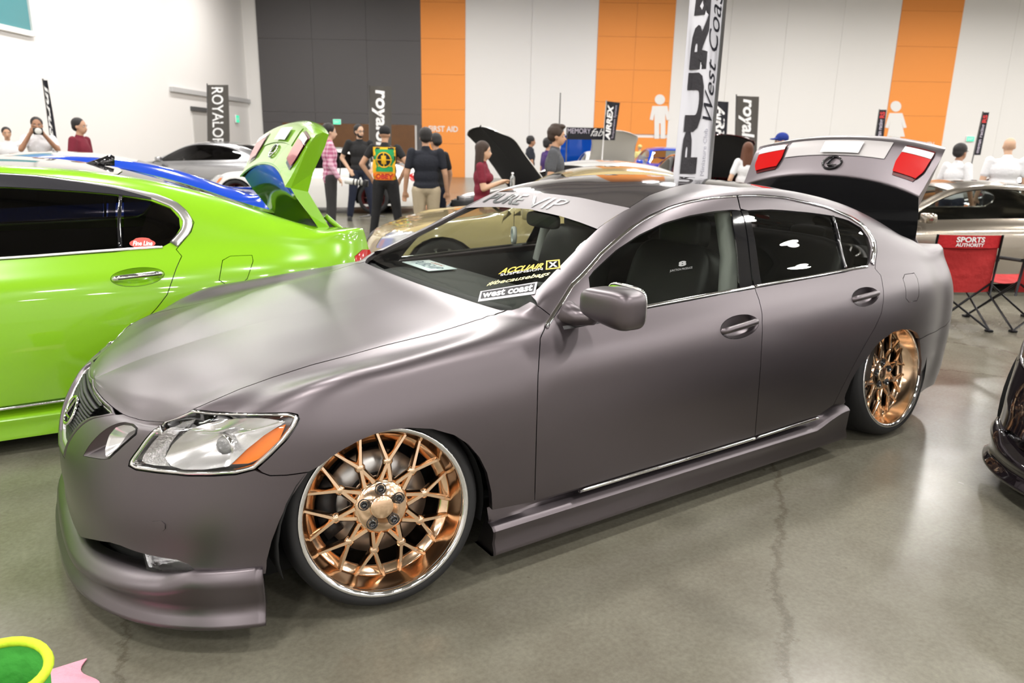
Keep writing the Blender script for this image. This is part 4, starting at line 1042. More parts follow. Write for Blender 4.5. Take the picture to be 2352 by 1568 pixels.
# ---------------------------------------------------------------- raised boot lids, decals, small things in and on the sedan
def lid_grid(prof, hw=.60, ny=25):
    """prof: rows of (X, Z, half width, drop at the edge, sweep at the edge)"""
    G = []
    for X, Z, w_, dz, dx in prof:
        t = np.linspace(-1, 1, ny); G.append(np.stack([X+dx*t**2, t*w_, Z-dz*np.abs(t)**2.3], -1))
    return np.array(G)
def boot_lid(car, paint, panelmat, lean=0., pivot=(-3.42, .93), plate_white=True, embmat=None, fs=1., fr=0.):
    """boot lid standing open: deck panel, rear face with lamps, emblem, plate, lined inner side, hinge arms"""
    d = bpy.data.objects.new('boot_lid', None); link(d, car); d.empty_display_size = .1
    ca, sa = math.cos(lean), math.sin(lean)
    def R(V):
        V = np.array(V, float).copy(); x = V[..., 0]-pivot[0]; z = V[..., 2]-pivot[1]
        V[..., 0] = pivot[0]+x*ca+z*sa; V[..., 2] = pivot[1]-x*sa+z*ca; return V
    deck = lid_grid([(-3.425, .90, .56, .01, .02), (-3.41, .98, .575, .015, .03), (-3.385, 1.08, .59, .03, .035), (-3.36, 1.18, .60, .055, .04), (-3.345, 1.26, .60, .082, .04), (-3.338, 1.300, .60, .092, .04)])
    face = lid_grid([(-3.338, 1.300, .60, .092, .04), (-3.334, 1.309, .60, .094, .04), (-3.342, 1.318, .60, .094, .042), (-3.37, 1.352, .605, .090, .045), (-3.42, 1.425, .615, .082, .05), (-3.465, 1.49, .625, .072, .05), (-3.505, 1.532, .62, .065, .05), (-3.545, 1.545, .60, .065, .05), (-3.58, 1.535, .58, .065, .05)])
    back = lid_grid([(-3.58, 1.535, .58, .065, .05), (-3.56, 1.48, .57, .07, .05), (-3.49, 1.36, .56, .08, .045), (-3.43, 1.22, .56, .06, .04), (-3.47, .95, .54, .012, .02), (-3.425, .90, .56, .01, .02)])
    if fs != 1 or fr:
        def turn(A, keep=None):
            A = A.copy(); x = A[..., 0]+3.338; z = A[..., 2]-1.30; c_, s_ = math.cos(fr), math.sin(fr)
            x2 = (x*c_-z*s_)*fs; z2 = (x*s_+z*c_)*fs; A[..., 0] = -3.338+x2; A[..., 2] = 1.30+z2; return A
        face = turn(face); b0 = back.copy(); back[:3] = turn(back[:3])
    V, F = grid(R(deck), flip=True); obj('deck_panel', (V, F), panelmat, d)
    V, F = grid(R(face), flip=True); obj('rear_face', (V, F), paint, d)
    V, F = grid(R(back), flip=True); n = back.shape[1]
    obj('inner_liner', (V, F), mat('boot_liner', (.02, .02, .02), .9), d)
    for s in (0, -1):    # side closings
        loop_ = np.concatenate([deck[:, s], face[1:, s], back[1:-1, s]]); obj('edge_seal', (R(loop_), [tuple(range(len(loop_)))]), paint, d, False)
    from_face = np.array(face)
    def fpt(t, k, off=.006):     # point on the rear face: t across -1..1, k row fraction
        i = int(k); f = k-i; j = (t+1)/2*(n-1); j0 = int(min(j, n-2)); g = j-j0
        P = lambda a, b: from_face[min(a, len(from_face)-1), b]
        p = (P(i, j0)*(1-g)+P(i, j0+1)*g)*(1-f)+(P(i+1, j0)*(1-g)+P(i+1, j0+1)*g)*f
        dv = P(i+1, j0)-P(i, j0); du = P(i, j0+1)-P(i, j0); nn = np.cross(du, dv); nn /= np.linalg.norm(nn)+1e-9
        if nn[0] < 0: nn = -nn
        return p+nn*off
    def patch(ts, ks, off=.006):
        return np.array([[fpt(t, k, off) for t in np.linspace(ts[0], ts[1], 9)] for k in np.linspace(ks[0], ks[1], 7)])
    for s in (-1, 1):
        lamp = bpy.data.objects.new('tail_lamp', None); link(lamp, d); lamp.empty_display_size = .05
        def lp(k0, k1, off):
            G = []
            for k in np.linspace(k0, k1, 7):
                f = (k-3.15)/(5.45-3.15); a = .62+.02*f+.10*max(0, .35-f); b = .93-.16*max(0, .30-f)
                G.append([fpt(s*(a+(b-a)*q), k, off) for q in np.linspace(0, 1, 9)])
            return grid(R(G), flip=(s > 0))
        obj('lamp_bezel', lp(3.08, 5.5, .004), mat('dark_red_bezel', (.10, .01, .012), .2, coat=1), lamp)
        obj('red_lens', lp(3.3, 4.72, .011), REDLENS, lamp); obj('clear_lens', lp(4.75, 5.25, .012), WHITELENS, lamp)
    # plate recess and plate
    obj('plate_recess', grid(R(patch((-.60, .50), (4.0, 5.6), .004)), flip=True), mat('recess_paint', (.42, .40, .40), .4, .3) if plate_white else paint, d)
    pl = patch((-.20, .22), (4.15, 5.2), .016); obj('number_plate', grid(R(pl), flip=True), mat('plate_white', (.80, .80, .82), .4), d)
    ec = fpt(-.02, 3.35, .008); dv = fpt(-.02, 3.6, .008)-ec; dv /= np.linalg.norm(dv)
    M = frame_mat(ec, (0, 1, 0), dv); V, F = badge_logo(.060, .043); V = np.array([(M @ Vector(v))[:] for v in V])
    obj('emblem', (R(V), F), embmat or GLOSSBLACK, d)
    for s in (-1, 1):
        P = np.array([(-3.66, s*.52, .80), (-3.55, s*.51, .90), (-3.455, s*.50, 1.0)]); P[2:] = R(P[2:])
        obj('hinge_arm', tube(smooth_path(P, 6), .016, 8), paint, d)
    return d
LIDPANEL = mat('deck_dark_reflection', (.012, .012, .013), .12, coat=.6)  # black colour stands in for the dark rear window mirrored in the deck
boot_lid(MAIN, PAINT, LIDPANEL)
# ---- decals laid on the windscreen: pixel -> point and normal on the skin
def px3(x, y, inv=None):
    o = Vector(CAM); d = Vector(ray(x, y)).normalized()
    a = BVL.ray_cast(o, d); b = BVR.ray_cast(o, d)
    h = a if (b[0] is None or (a[0] is not None and a[3] <= b[3])) else b
    n = h[1]
    if n is None: return None, None
    if n.dot(d) > 0: n = -n
    return np.array(h[0]), np.array(n)
def decal(VF, quad, off=.003, k=0):
    """unit-box lettering -> skin, laid out in the quadrilateral (BL, BR, TR, TL) of pixels"""
    V, F = VF
    if k: V, F = subdiv_text((V, F), k)
    f = bilin(*quad); P = []
    for x, y, _ in V:
        p, n = px3(*f(x, y)); P.append(p+n*off if p is not None else (0, 0, 0))
    return np.array(P), F
def unit(s, **k): return fit_text(s, 1, 1, **k)
WS_ = [o for o in MAIN.children if o.name.startswith('windscreen')][0]
ban_low = T0.px([(1240, 486), (1286, 496), (1330, 510), (1372, 526)])
ban = loop(ban_low, T0.px([(1375, 523), (1410, 499), (1447, 478)]), LN['wstop'][1:], [(LN['wstop'][-1][0], VM)], [(ban_low[0][0]+.006, VM)])
padd('sun_strip', panel(ban, (), .0005, 0, .03, 0, True), mat('lilac_grey_strip', (.235, .215, .225), .5), WS_)
DARKTXT = mat('dark_print', (.035, .045, .045), .3)
obj('lettering', decal(unit('PURE', shear=.3, bold=.02), [(1108, 465), (1196, 472), (1216, 448), (1136, 443)], .004, 1), DARKTXT, WS_, False)
obj('lettering', decal(unit('VIP', shear=.35), [(1218, 477), (1284, 484), (1312, 460), (1226, 452)], .004, 1), DARKTXT, WS_, False)
YEL = mat('yellow_print', (.95, .62, .03), .5); CREAM = mat('cream_print', (.90, .85, .42), .5)
obj('lettering', decal(unit('ACCUAIR', shear=.4, bold=.03), [(1145, 631), (1246, 617), (1250, 605), (1150, 618)], .003), YEL, WS_, False)
obj('lettering', decal(unit('SUSPENSION', bold=.01), [(1150, 635), (1247, 621), (1247, 616), (1150, 630)], .003), WHITE, WS_, False)
bx = [(1255, 600), (1286, 597), (1287, 617), (1254, 621)]
def bq(x, y): f = bilin(bx[3], bx[2], bx[1], bx[0]); return f(x, y)
ring = []
for a, b in (((0, 0), (1, 0)), ((1, 0), (1, 1)), ((1, 1), (0, 1)), ((0, 1), (0, 0))):
    pass
fr = [(0, 0), (1, 0), (1, 1), (0, 1), (.1, .12), (.9, .12), (.9, .88), (.1, .88)]
obj('decal_frame', (np.array([sum(px3(*bq(*p))[:1], np.zeros(3))+px3(*bq(*p))[1]*.003 for p in fr]), [(0, 1, 5, 4), (1, 2, 6, 5), (2, 3, 7, 6), (3, 0, 4, 7)]), YEL, WS_, False)
obj('lettering', decal(unit('X', bold=.04), [bq(.18, .2), bq(.82, .2), bq(.82, .8), bq(.18, .8)], .003), WHITE, WS_, False)
obj('lettering', decal(unit('#becausebags', shear=.35, bold=.012), [(1117, 660), (1262, 636), (1266, 624), (1122, 648)], .003), CREAM, WS_, False)
sg = [(1098, 694), (1229, 676), (1235, 648), (1104, 670)]
def sgq(x, y): return bilin(*sg)(x, y)
def quad_patch(f, x0, x1, y0, y1, off, n=6):
    return grid(np.array([[(lambda r: r[0]+r[1]*off)(px3(*f(x, y))) for y in np.linspace(y0, y1, n)] for x in np.linspace(x0, x1, n)]))
obj('decal_border', quad_patch(sgq, 0, 1, 0, 1, .0025), mat('pale_lilac_vinyl', (.55, .53, .58), .5), WS_)
obj('decal_field', quad_patch(sgq, .035, .965, .22, .90, .0032), mat('black_vinyl', (.015, .015, .02), .5), WS_)
obj('lettering', decal(unit('west coast', bold=.035), [sgq(.06, .28), sgq(.94, .28), sgq(.94, .84), sgq(.06, .84)], .004), WHITE, WS_, False)
obj('lettering', decal(unit('MINI TRUCKIN', bold=.01), [sgq(.30, .05), sgq(.80, .05), sgq(.80, .16), sgq(.30, .16)], .004), WHITE, WS_, False)
# pale crest print on the front side glass
FG = [o for o in MAIN.children if o.name.startswith('front_door')][0]
FAINT = mat('grey_print', (.30, .31, .31), .6)
obj('lettering', decal(unit('JUNCTION PRODUCE'), [(1540, 625), (1592, 617), (1592, 611), (1540, 619)], -.004), FAINT, FG, False)
obj('crest_print', decal(unit('8', bold=.05), [(1560, 612), (1578, 609), (1578, 597), (1560, 600)], -.004), FAINT, FG, False)
# number plate lying on the dashboard
pq = [at(x, y, Z=.868) for x, y in ((915, 611), (982, 636), (1051, 606), (990, 588))]
c = np.mean(pq, 0); ex = (pq[1]+pq[2]-pq[0]-pq[3])/2; ex /= np.linalg.norm(ex); ey = (pq[2]+pq[3]-pq[0]-pq[1])/2
pt_ = thing('number_plate', 'pale blue vanity number plate lying on the dashboard of the matte grey sedan', 'plate', c)
pt_.matrix_world = frame_mat(c, ex, ey)
obj('plate', box(.305, .152, .003, bev=.001), mat('plate_pale_blue', (.72, .82, .86), .4), pt_)
obj('lettering', xf(fit_text('PUREVIP', .25, .065), loc=(-.125, -.04, .0022)), mat('plate_navy', (.03, .08, .16), .5), pt_, False)
obj('state_name', xf(fit_text('California', .13, .024, shear=.3), loc=(-.065, .038, .0022)), mat('plate_red', (.55, .12, .08), .5), pt_, False)
# wheel-shaped ornament hanging from the inner mirror
oc = at(1180, 540, Y=-.10)
t = thing('hanging_ornament', 'teal miniature wheel ornament hanging behind the windscreen of the grey sedan', 'ornament', oc, math.radians(64))
obj('ring', lathe([(.030, -.008), (.040, -.010), (.042, 0), (.040, .010), (.030, .008), (.028, 0), (.030, -.008)], 28, 'Y'), mat('ornament_grey', (.45, .47, .45), .5), t)
obj('spokes', join(*[xf(box(.026, .006, .009, (.016, 0, 0)), rotm('Y', 2*PI*k/5)) for k in range(5)], lathe([(0, .005), (.010, .004), (.010, -.005), (0, -.005)], 12, 'Y')), mat('ornament_teal', (.08, .36, .36), .4), t)
obj('cord', tube([(0, 0, .04), (0, 0, .11)], .0015, 5), BLACK, t)
# ---------------------------------------------------------------- lime green saloon parked alongside, black saloon by the camera
LIME = mat('lime_green_paint', (.235, .52, .012), .22, 0., coat=1., coat_rough=.04)
def place(o, loc, rz, sc=(1, 1, 1)):
    o.location = loc; o.rotation_euler = (0, 0, rz); o.scale = sc
GREEN = thing('saloon', 'lime green saloon with raised boot lid and tinted windows beside the grey sedan', 'car')
sedan_shell(GREEN, LIME, LN, roofmat=mat('gloss_dark_roof', (.045, .040, .042), .10), sidemat=DARKGLASS, trim=SATCHROME, handle=CHROME, visor=mat('smoke_visor', (.03, .03, .036), .15, coat=1), tw=1.55)
interior(GREEN, mat('tan_leather', (.20, .15, .09), .5))
boot_lid(GREEN, LIME, mat('lime_deck_dark_reflection', (.10, .36, .02), .08, coat=1), lean=.25, plate_white=False, embmat=CHROME, fs=1.08, fr=.24)  # deck is the lime paint darkened, for the dark rear window it reflects
for x in (0, -2.80):
    for s in (-1, 1): make_wheel('wheel', GREEN, (x, s*.735, .318), 0, math.radians(3), mt=mat('silver_wheel', (.6, .6, .62), .25, 1.), sign=s, spokes='fork', detail=False)
fin = prism([(-.10, 0), (.07, 0), (.075, .05), (.055, .062), (.02, .045)], .03)
q = T0.top([(-2.38, .04)]); P, N = SKIN.ev(q, True)
obj('antenna_fin', (np.stack([-fin[0][:, 0], fin[0][:, 2]-.015, fin[0][:, 1]], -1)+P[0]+[0, 0, -.004], fin[1]), GLOSSBLACK, GREEN)
place(GREEN, (2.93, -2.22, -.012), -.062, (1.06, 1.06, 1.03))
gd = [o for o in GREEN.children if o.name.startswith('rear_door')][0]
bpy.context.view_layer.update()
TG = Tracer(GREEN.matrix_world.copy())
def decal_uv(VF, quad, tr, off, k=0):
    V, F = VF
    if k: V, F = subdiv_text((V, F), k)
    uv = tr.px([bilin(*quad)(x, y) for x, y, _ in V]); P, N = SKIN.ev(uv, True); return P+N*off, F
t_ = np.linspace(0, 2*PI, 24, endpoint=False)
lens_ = (np.stack([.5+.5*np.cos(t_), .5+.5*np.sin(t_)*np.abs(np.cos(t_/1))**.0*np.where(np.abs(np.cos(t_)) > .6, .75, 1), 0*t_], -1), [tuple(range(24))])
obj('sticker', decal_uv(lens_, [(297, 573), (357, 573), (357, 546), (297, 546)], TG, .004), mat('red_sticker', (.62, .10, .08), .4), gd, False)
obj('lettering', decal_uv(unit('Fine Line', bold=.03, shear=.2), [(305, 565), (350, 565), (350, 554), (305, 554)], TG, .006), WHITE, gd, False)
BLACKCAR = thing('saloon', 'glossy black saloon seen only by its nose, standing behind the grey sedan', 'car')
BLKPAINT = mat('gloss_black_paint', (.012, .009, .011), .07, coat=1)
sedan_shell(BLACKCAR, BLKPAINT, LN, sidemat=DARKGLASS, wsmat=DARKGLASS)
for x in (0, -2.80):
    for s in (-1, 1): make_wheel('wheel', BLACKCAR, (x, s*.735, .318), 0, math.radians(3), mt=mat('silver_wheel', (.6, .6, .62), .25, 1.), sign=s, spokes='fork', detail=False)
lidB = loop(LN['rgbot'][::-1]*0+LN['rgbot'][::-1], T0.top([(-3.25, .575), (-3.5, .585), (-3.64, .575)]), T0.end([(.575, .90), (.56, .66), (.3, .64), (0, .64)], -1))
padd('boot_lid', panel(lidB, sym=True, step=.04), BLKPAINT, BLACKCAR)
place(BLACKCAR, (-3.26, 2.20, 0.), 0.)
# ---------------------------------------------------------------- other show cars: one set of shapes, many cars
def uvbox_loop(*a): return loop(*a)
def _proto():
    """shared meshes of a plain car cut from the same skin: paint shell, lids, glass, lamps, wheel"""
    L = LN; M = {}
    arF = T0.side([(.37*math.cos(a), .33+.34*math.sin(a)) for a in np.linspace(-.35, PI+.35, 15)])
    arR = T0.side([(-2.80+.37*math.cos(a), .33+.34*math.sin(a)) for a in np.linspace(-.35, PI+.35, 15)])
    hood = loop([(0, rowv(8.05))], L['HOODFRONT'], L['HOODSIDE'], L['hoodrear'], [(L['hoodrear'][-1][0], VM)], [(0, VM)])
    head = loop(L['HEADIN'], L['HEADOUT'])
    up = loop(T0.px(dens_px(L_WSHIELD[2:])), L['ROOFEDGE'], L['roofside'], L['rgside'])
    # lower body (bumpers, fenders, doors, quarters) as one region with arches and windows cut out
    side = loop([(0, rowv(0))], [(0, rowv(8.0))], L['HOODFRONT'], T0.px([(444, 939)]), L['HOODSIDE'], L['FENREAR'][:8], T0.px(dens_px(L_WSHIELD[2:])), L['ROOFEDGE'], L['roofside'], L['rgside'], L['trunkside'], T0.end([(.585, .90), (.57, .66), (.3, .62), (0, .62)], -1), [(UM, rowv(0))])
    side = loop(side, [(SKIN.U[31], rowv(0))], arR, [(SKIN.U[20], rowv(.3))], arF[::1], [(SKIN.U[5], rowv(0))])
    M['side'] = side
    gh = loop(T0.px(dens_px([(1275, 735), (1350, 630), (1403, 572), (1450, 534), (1495, 506), (1540, 486), (1586, 472), (1635, 464), (1692, 460), (1751, 461), (1801, 465), (1840, 472), (1897, 486), (1945, 506), (1972, 522), (1990, 545), (1996, 570), (1990, 608), (1850, 634), (1699, 660), (1491, 700), (1353, 728)])))
    grille = T0.end([(0, .44), (.14, .45), (.26, .60), (.2, .62), (0, .63)]); grille[0][0] = grille[-1][0] = 0
    V, F, N = panel(side, [head, gh], sym=True, thick=.02, step=.05, gap=0); M['body'] = (V, F, N)
    M['hood'] = panel(hood, sym=True, step=.06); 
    roof = loop(L['wstop'][::-1], L['ROOFEDGE'], L['roofside'], L['rgtop'], [(L['rgtop'][-1][0], VM)], [(L['wstop'][-1][0], VM)]); M['roof'] = panel(roof, sym=True, step=.07, gap=0)
    ws = loop(L['wsbase'], L['WSHIELD'], L['wstop'][1:], [(L['wstop'][-1][0], VM)], [(L['wsbase'][0][0], VM)]); M['windscreen'] = panel(ws, sym=True, off=-.004, thick=0, step=.08, gap=-.003)
    rg = loop(L['rgtop'][::-1], L['rgside'], L['rgbot'], [(L['rgbot'][-1][0], VM)], [(L['rgtop'][-1][0], VM)]); M['rear_glass'] = panel(rg, sym=True, off=-.004, thick=0, step=.08, gap=-.003)
    lid = loop(L['rgbot'][::-1], T0.top([(-3.25, .575), (-3.5, .585), (-3.62, .575)]), T0.end([(.575, .90), (.56, .66), (.3, .63), (0, .63)], -1)); M['boot_lid'] = panel(lid, sym=True, step=.06)
    sg = panel(gh, (), -.008, 0, .06, -.002); M['side_glass'] = sg
    M['headlamp'] = panel(head, (), -.004, .01, .04, .003); M['grille'] = panel(grille, (), .004, .02, .04, 0, True)
    tl = T0.end([(.60, .66), (.585, .82), (.66, .83), (.72, .80), (.745, .74), (.72, .68)], -1); M['tail_lamp'] = panel(tl, (), .006, .02, .03, 0)
    am = T0.px([(528, 1068), (568, 1029), (603, 995), (655, 974), (638, 1014), (590, 1057)]); M['marker_lamp'] = panel(am, (), .006, .006, .03, 0)
    return M
PRO = _proto()
def _pm(name, mirror=False):
    V, F, N = PRO[name]
    if mirror: V = V*[1, -1, 1]; N = N*[1, -1, 1]; F = [f[::-1] for f in F]
    return meshdata('show_car_'+name, V, F, BLACK, True, N)
PMESH = {(k, m): _pm(k, m) for k in PRO if k != 'side' for m in ((False, True) if k in ('side_glass', 'headlamp', 'tail_lamp', 'marker_lamp') else (False,))}
_ty = lathe([(.235, -.10), (.25, -.112), (.305, -.112), (.318, -.095), (.32, 0), (.318, .095), (.305, .112), (.25, .112), (.235, .10)], 36, 'Y')
_rm = join(lathe([(.24, .11), (.225, .085), (.21, .06), (.20, -.08)], 36, 'Y'), (wheel_fork_spokes(.24)[0]+[0, .045, 0], wheel_fork_spokes(.24)[1]), lathe([(0, .075), (.05, .07), (.06, .04), (.06, -.02)], 20, 'Y'))
TYME = meshdata('show_car_tyre', *_ty, RUBBER); RMME = meshdata('show_car_rim', *_rm, BLACK); BKME = meshdata('show_car_hub_back', *lathe([(.2, -.06), (0, -.06)], 24, 'Y'), DARKVOID)
def mslot(o, mt):
    o.material_slots[0].link = 'OBJECT'; o.material_slots[0].material = mt; return o
def show_car(name, label, paint, loc, rz, sc=(1, 1, 1), glassm=None, roofm=None, rim=None, hood=None, boot=None, liner=None, marker=True, bay=True, hoodm=None):
    t = thing(name, label, 'car', (0, 0, 0)); place(t, loc, rz, sc)
    def add(nm, key, mt, mirror=False, par=None):
        return mslot(link(bpy.data.objects.new(nm, PMESH[(key, mirror)]), par or t), mt)
    glassm = glassm or DARKGLASS; rim = rim or mat('silver_wheel', (.6, .6, .62), .25, 1.)
    add('body', 'body', paint); add('roof', 'roof', roofm or paint); add('windscreen', 'windscreen', glassm); add('rear_glass', 'rear_glass', glassm); add('grille', 'grille', BLACK)
    for m in (False, True):
        add('side_window', 'side_glass', glassm, m); h = add('headlamp', 'headlamp', mat('show_lamp', (.62, .63, .65), .15, .5, coat=1), m); add('tail_lamp', 'tail_lamp', REDLENS, m)
        if marker: add('marker_lamp', 'marker_lamp', AMBER, m, h)
    h = add('hood', 'hood', hoodm or paint)
    if hood:
        piv = Matrix.Translation((-.53, 0, .87)); h.matrix_local = piv @ Matrix.Rotation(hood, 4, 'Y') @ piv.inverted()
        lin = panel(loop([(0, rowv(8.05))], LN['HOODFRONT'], LN['HOODSIDE'], LN['hoodrear'], [(LN['hoodrear'][-1][0], VM)], [(0, VM)]), (), -.02, 0, .08, .03, True)
        obj('hood_liner', (lin[0], [f[::-1] for f in lin[1]]), liner or mat('hood_liner_dark', (.02, .02, .02), .9), h)
        e = bpy.data.objects.new('engine', None); link(e, t); e.empty_display_size = .1
        rr = random.Random(hash(name) % 999)
        obj('engine_bay', box(1.05, 1.2, .4, (-.02, 0, .50)), DARKVOID, e)
        obj('engine_cover', box(.5, .45, .06, (.0, 0, .735), .02), mat('engine_grey', (.25, .25, .26), .4, .6), e)
        obj('strut_bar', tube([(-.25, -.55, .76), (-.25, .55, .76)], .02, 8), CHROME, e)
        for k in range(6):
            obj('engine_part', xf(box(.16+.1*rr.random(), .14+.1*rr.random(), .08, (0, 0, 0), .015), None, (rr.uniform(-.35, .42), rr.choice((-.42, .42))+rr.uniform(-.1, .1), .72)), (CHROME, BLACK, mat('engine_grey', (.25, .25, .26), .4, .6))[k % 3], e)
    b = add('boot_lid', 'boot_lid', paint)
    if boot:
        piv = Matrix.Translation((-3.22, 0, .97)); b.matrix_local = piv @ Matrix.Rotation(-boot, 4, 'Y') @ piv.inverted()
        lin = panel(loop(LN['rgbot'][::-1], T0.top([(-3.25, .575), (-3.5, .585), (-3.62, .575)])), (), -.03, 0, .08, .02, True)
        obj('boot_liner', (lin[0], [f[::-1] for f in lin[1]]), liner or mat('hood_liner_dark', (.02, .02, .02), .9), b)
    obj('underbody', box(3.9, 1.3, .4, (-1.5, 0, .34)), DARKVOID, t)
    for x in (0, -2.80):
        for s in (-1, 1):
            w = bpy.data.objects.new('wheel', None); link(w, t); w.location = (x, s*.775, .32); w.rotation_euler = (math.radians(4), 0, 0 if s > 0 else PI); w.empty_display_size = .1
            link(bpy.data.objects.new('tyre', TYME), w); mslot(link(bpy.data.objects.new('rim', RMME), w), rim); link(bpy.data.objects.new('hub_back', BKME), w)
    for s in (-1, 1):
        m_ = superell((-.80, s*.97, .90), (.06, .10, .06), .5, .5, 16, 10); obj('wing_mirror', m_, paint, t)
    return t
GLOSS = lambda n, c: mat(n, c, .16, 0., coat=1., coat_rough=.03)
CARWHITE = GLOSS('white_car_paint', (.80, .79, .77)); CARTAN = GLOSS('tan_car_paint', (.50, .40, .20)); CARBLUE = GLOSS('blue_car_paint', (.01, .06, .50)); CARSILVER = mat('silver_car_paint', (.36, .36, .37), .25, .8, coat=1)
CARRED = GLOSS('dark_red_car_paint', (.07, .006, .008)); CARBLACK = GLOSS('black_car_paint', (.012, .012, .014)); CARBRONZE = mat('bronze_car_paint', (.34, .30, .25), .22, .9, coat=1); CARBRIGHTBLUE = GLOSS('bright_blue_car_paint', (.01, .13, .72))
HA = lambda a: HROT+a        # heading: angle from the hall's right-hand direction
def hl(px, f, z=0.):         # point at pixel column px on the hall depth f
    p = at(px, 340, P=(hall(0, f), HF)); return np.array([p[0], p[1], z])
CLEARG = glass('clear_car_glass', (.62, .66, .64), 1.5)
def hp(r, f, z=0.): return hall(r, f, z)
show_car('coupe', 'beige coupe parked beyond the grey sedan, seen through its windscreen', CARTAN, hp(-.72, 7.45), HA(PI+.10), (.93, .93, .96), glassm=CLEARG)
show_car('saloon', 'deep blue saloon with pale roof parked beyond the lime green saloon', CARBLUE, (2.3, -5.2, 0), math.radians(-2), (1, 1, 1.0), roofm=mat('grey_roof', (.30, .28, .27), .15, coat=1))
show_car('saloon', 'long white saloon standing behind the group of chatting visitors', CARWHITE, hp(-5.7, 16.3), HA(PI), (1.0, 1.0, 1.0), rim=mat('dark_red_wheel', (.06, .01, .01), .3))
show_car('hatchback', 'silver car with dark windows parked by the left hall wall', CARSILVER, hp(-9.1, 18.7), HA(PI), (1.0, 1.0, 1.05))
show_car('saloon', 'white saloon with black roof parked close to the left hall wall', CARWHITE, hp(-8.9, 22.2), HA(PI), (1.05, 1, 1.04), roofm=GLOSSBLACK)
show_car('coupe', 'white coupe with its hood propped open behind the woman in maroon', CARWHITE, hp(-.20, 10.5), HA(PI+.55), (.95, .95, .95), hood=math.radians(-56))
show_car('coupe', 'white car with pale raised hood standing below the small black banner', CARWHITE, hp(2.63, 20.6), HA(-PI/2), (1, 1, 1), hood=math.radians(-62), liner=mat('pale_liner', (.62, .60, .55), .6))
show_car('hatchback', 'bright blue car with raised hood near the orange wall stripe', CARBRIGHTBLUE, hp(2.15, 26.6), HA(-PI/2), (1, 1, 1), hood=math.radians(-62), liner=CARBRIGHTBLUE)
show_car('saloon', 'blue saloon facing the hall beside the white car with raised hood', CARBLUE, hp(4.75, 22.5), HA(-PI/2), (1, 1, 1.1), glassm=CLEARG)
show_car('saloon', 'dark red car with open hood behind the tall white flag', CARRED, hp(3.85, 14.6), HA(-PI/2-.05), (1, 1, 1.02), hood=math.radians(-50))
show_car('saloon', 'black saloon standing behind the young man in a white shirt', CARBLACK, hp(7.35, 12.6), HA(PI+.02), (1, 1, 1.0))
show_car('saloon', 'black car parked behind the bald man, close to the hall exit', CARBLACK, hp(14.0, 17.5), HA(PI), (1, 1, 1.05))
show_car('saloon', 'bronze saloon with clear windows parked behind the red folding chairs', CARBRONZE, hp(3.55, 8.75), HA(PI), (.92, 1, .88), glassm=CLEARG)
# ---------------------------------------------------------------- people: one continuous body, clothes and hair over it
def remesh(parts, vox, smooth=6, fac=.5):
    """union of closed shapes as one smooth continuous surface"""
    V, F = join(*parts); me = bpy.data.meshes.new('tmp'); me.from_pydata(np.asarray(V).tolist(), [], F); me.update()
    o = bpy.data.objects.new('tmp', me); COL.objects.link(o)
    m = o.modifiers.new('r', 'REMESH'); m.mode = 'VOXEL'; m.voxel_size = vox; m.adaptivity = 0
    s = o.modifiers.new('s', 'SMOOTH'); s.iterations = smooth; s.factor = fac
    dg = bpy.context.evaluated_depsgraph_get(); dg.update(); me2 = bpy.data.meshes.new_from_object(o.evaluated_get(dg))
    bpy.data.objects.remove(o); bpy.data.meshes.remove(me)
    me2.polygons.foreach_set('use_smooth', np.ones(len(me2.polygons), dtype=bool)); return me2
def capsule(a, b, ra, rb, n=12):
    a, b = np.array(a, float), np.array(b, float); L = np.linalg.norm(b-a); prof = []
    for t in np.linspace(-PI/2, 0, 5): prof.append((ra*math.cos(t), ra*math.sin(t)))
    for t in np.linspace(0, PI/2, 5): prof.append((rb*math.cos(t), L+rb*math.sin(t)))
    V, F = lathe(prof, n); M = np.array(Vector((0, 0, 1)).rotation_difference(Vector(b-a)).to_matrix()); return V@M.T+a, F
def limb(pts, rad): return [capsule(pts[i], pts[i+1], rad[i], rad[i+1]) for i in range(len(pts)-1)]
SKINS = {k: mat('skin_'+k, c, .55) for k, c in dict(a=(.52, .30, .19), b=(.38, .20, .12), c=(.60, .38, .26), d=(.24, .12, .07)).items()}
HAIRB = mat('black_hair', (.012, .010, .010), .5, bump=(220, .6, .01)); HAIRR = mat('auburn_hair', (.11, .035, .012), .5, bump=(200, .6, .01)); HAIRBR = mat('brown_hair', (.035, .018, .010), .5, bump=(220, .6, .01))
def cloth(n, c, **k): return mat('cloth_'+n, c, .85, **({'bump': (35, .35, .02)} | k))
EYEW = mat('eye_white', (.7, .68, .66), .3); EYED = mat('eye_dark', (.015, .010, .008), .2); LIP = mat('lips', (.32, .12, .09), .5)
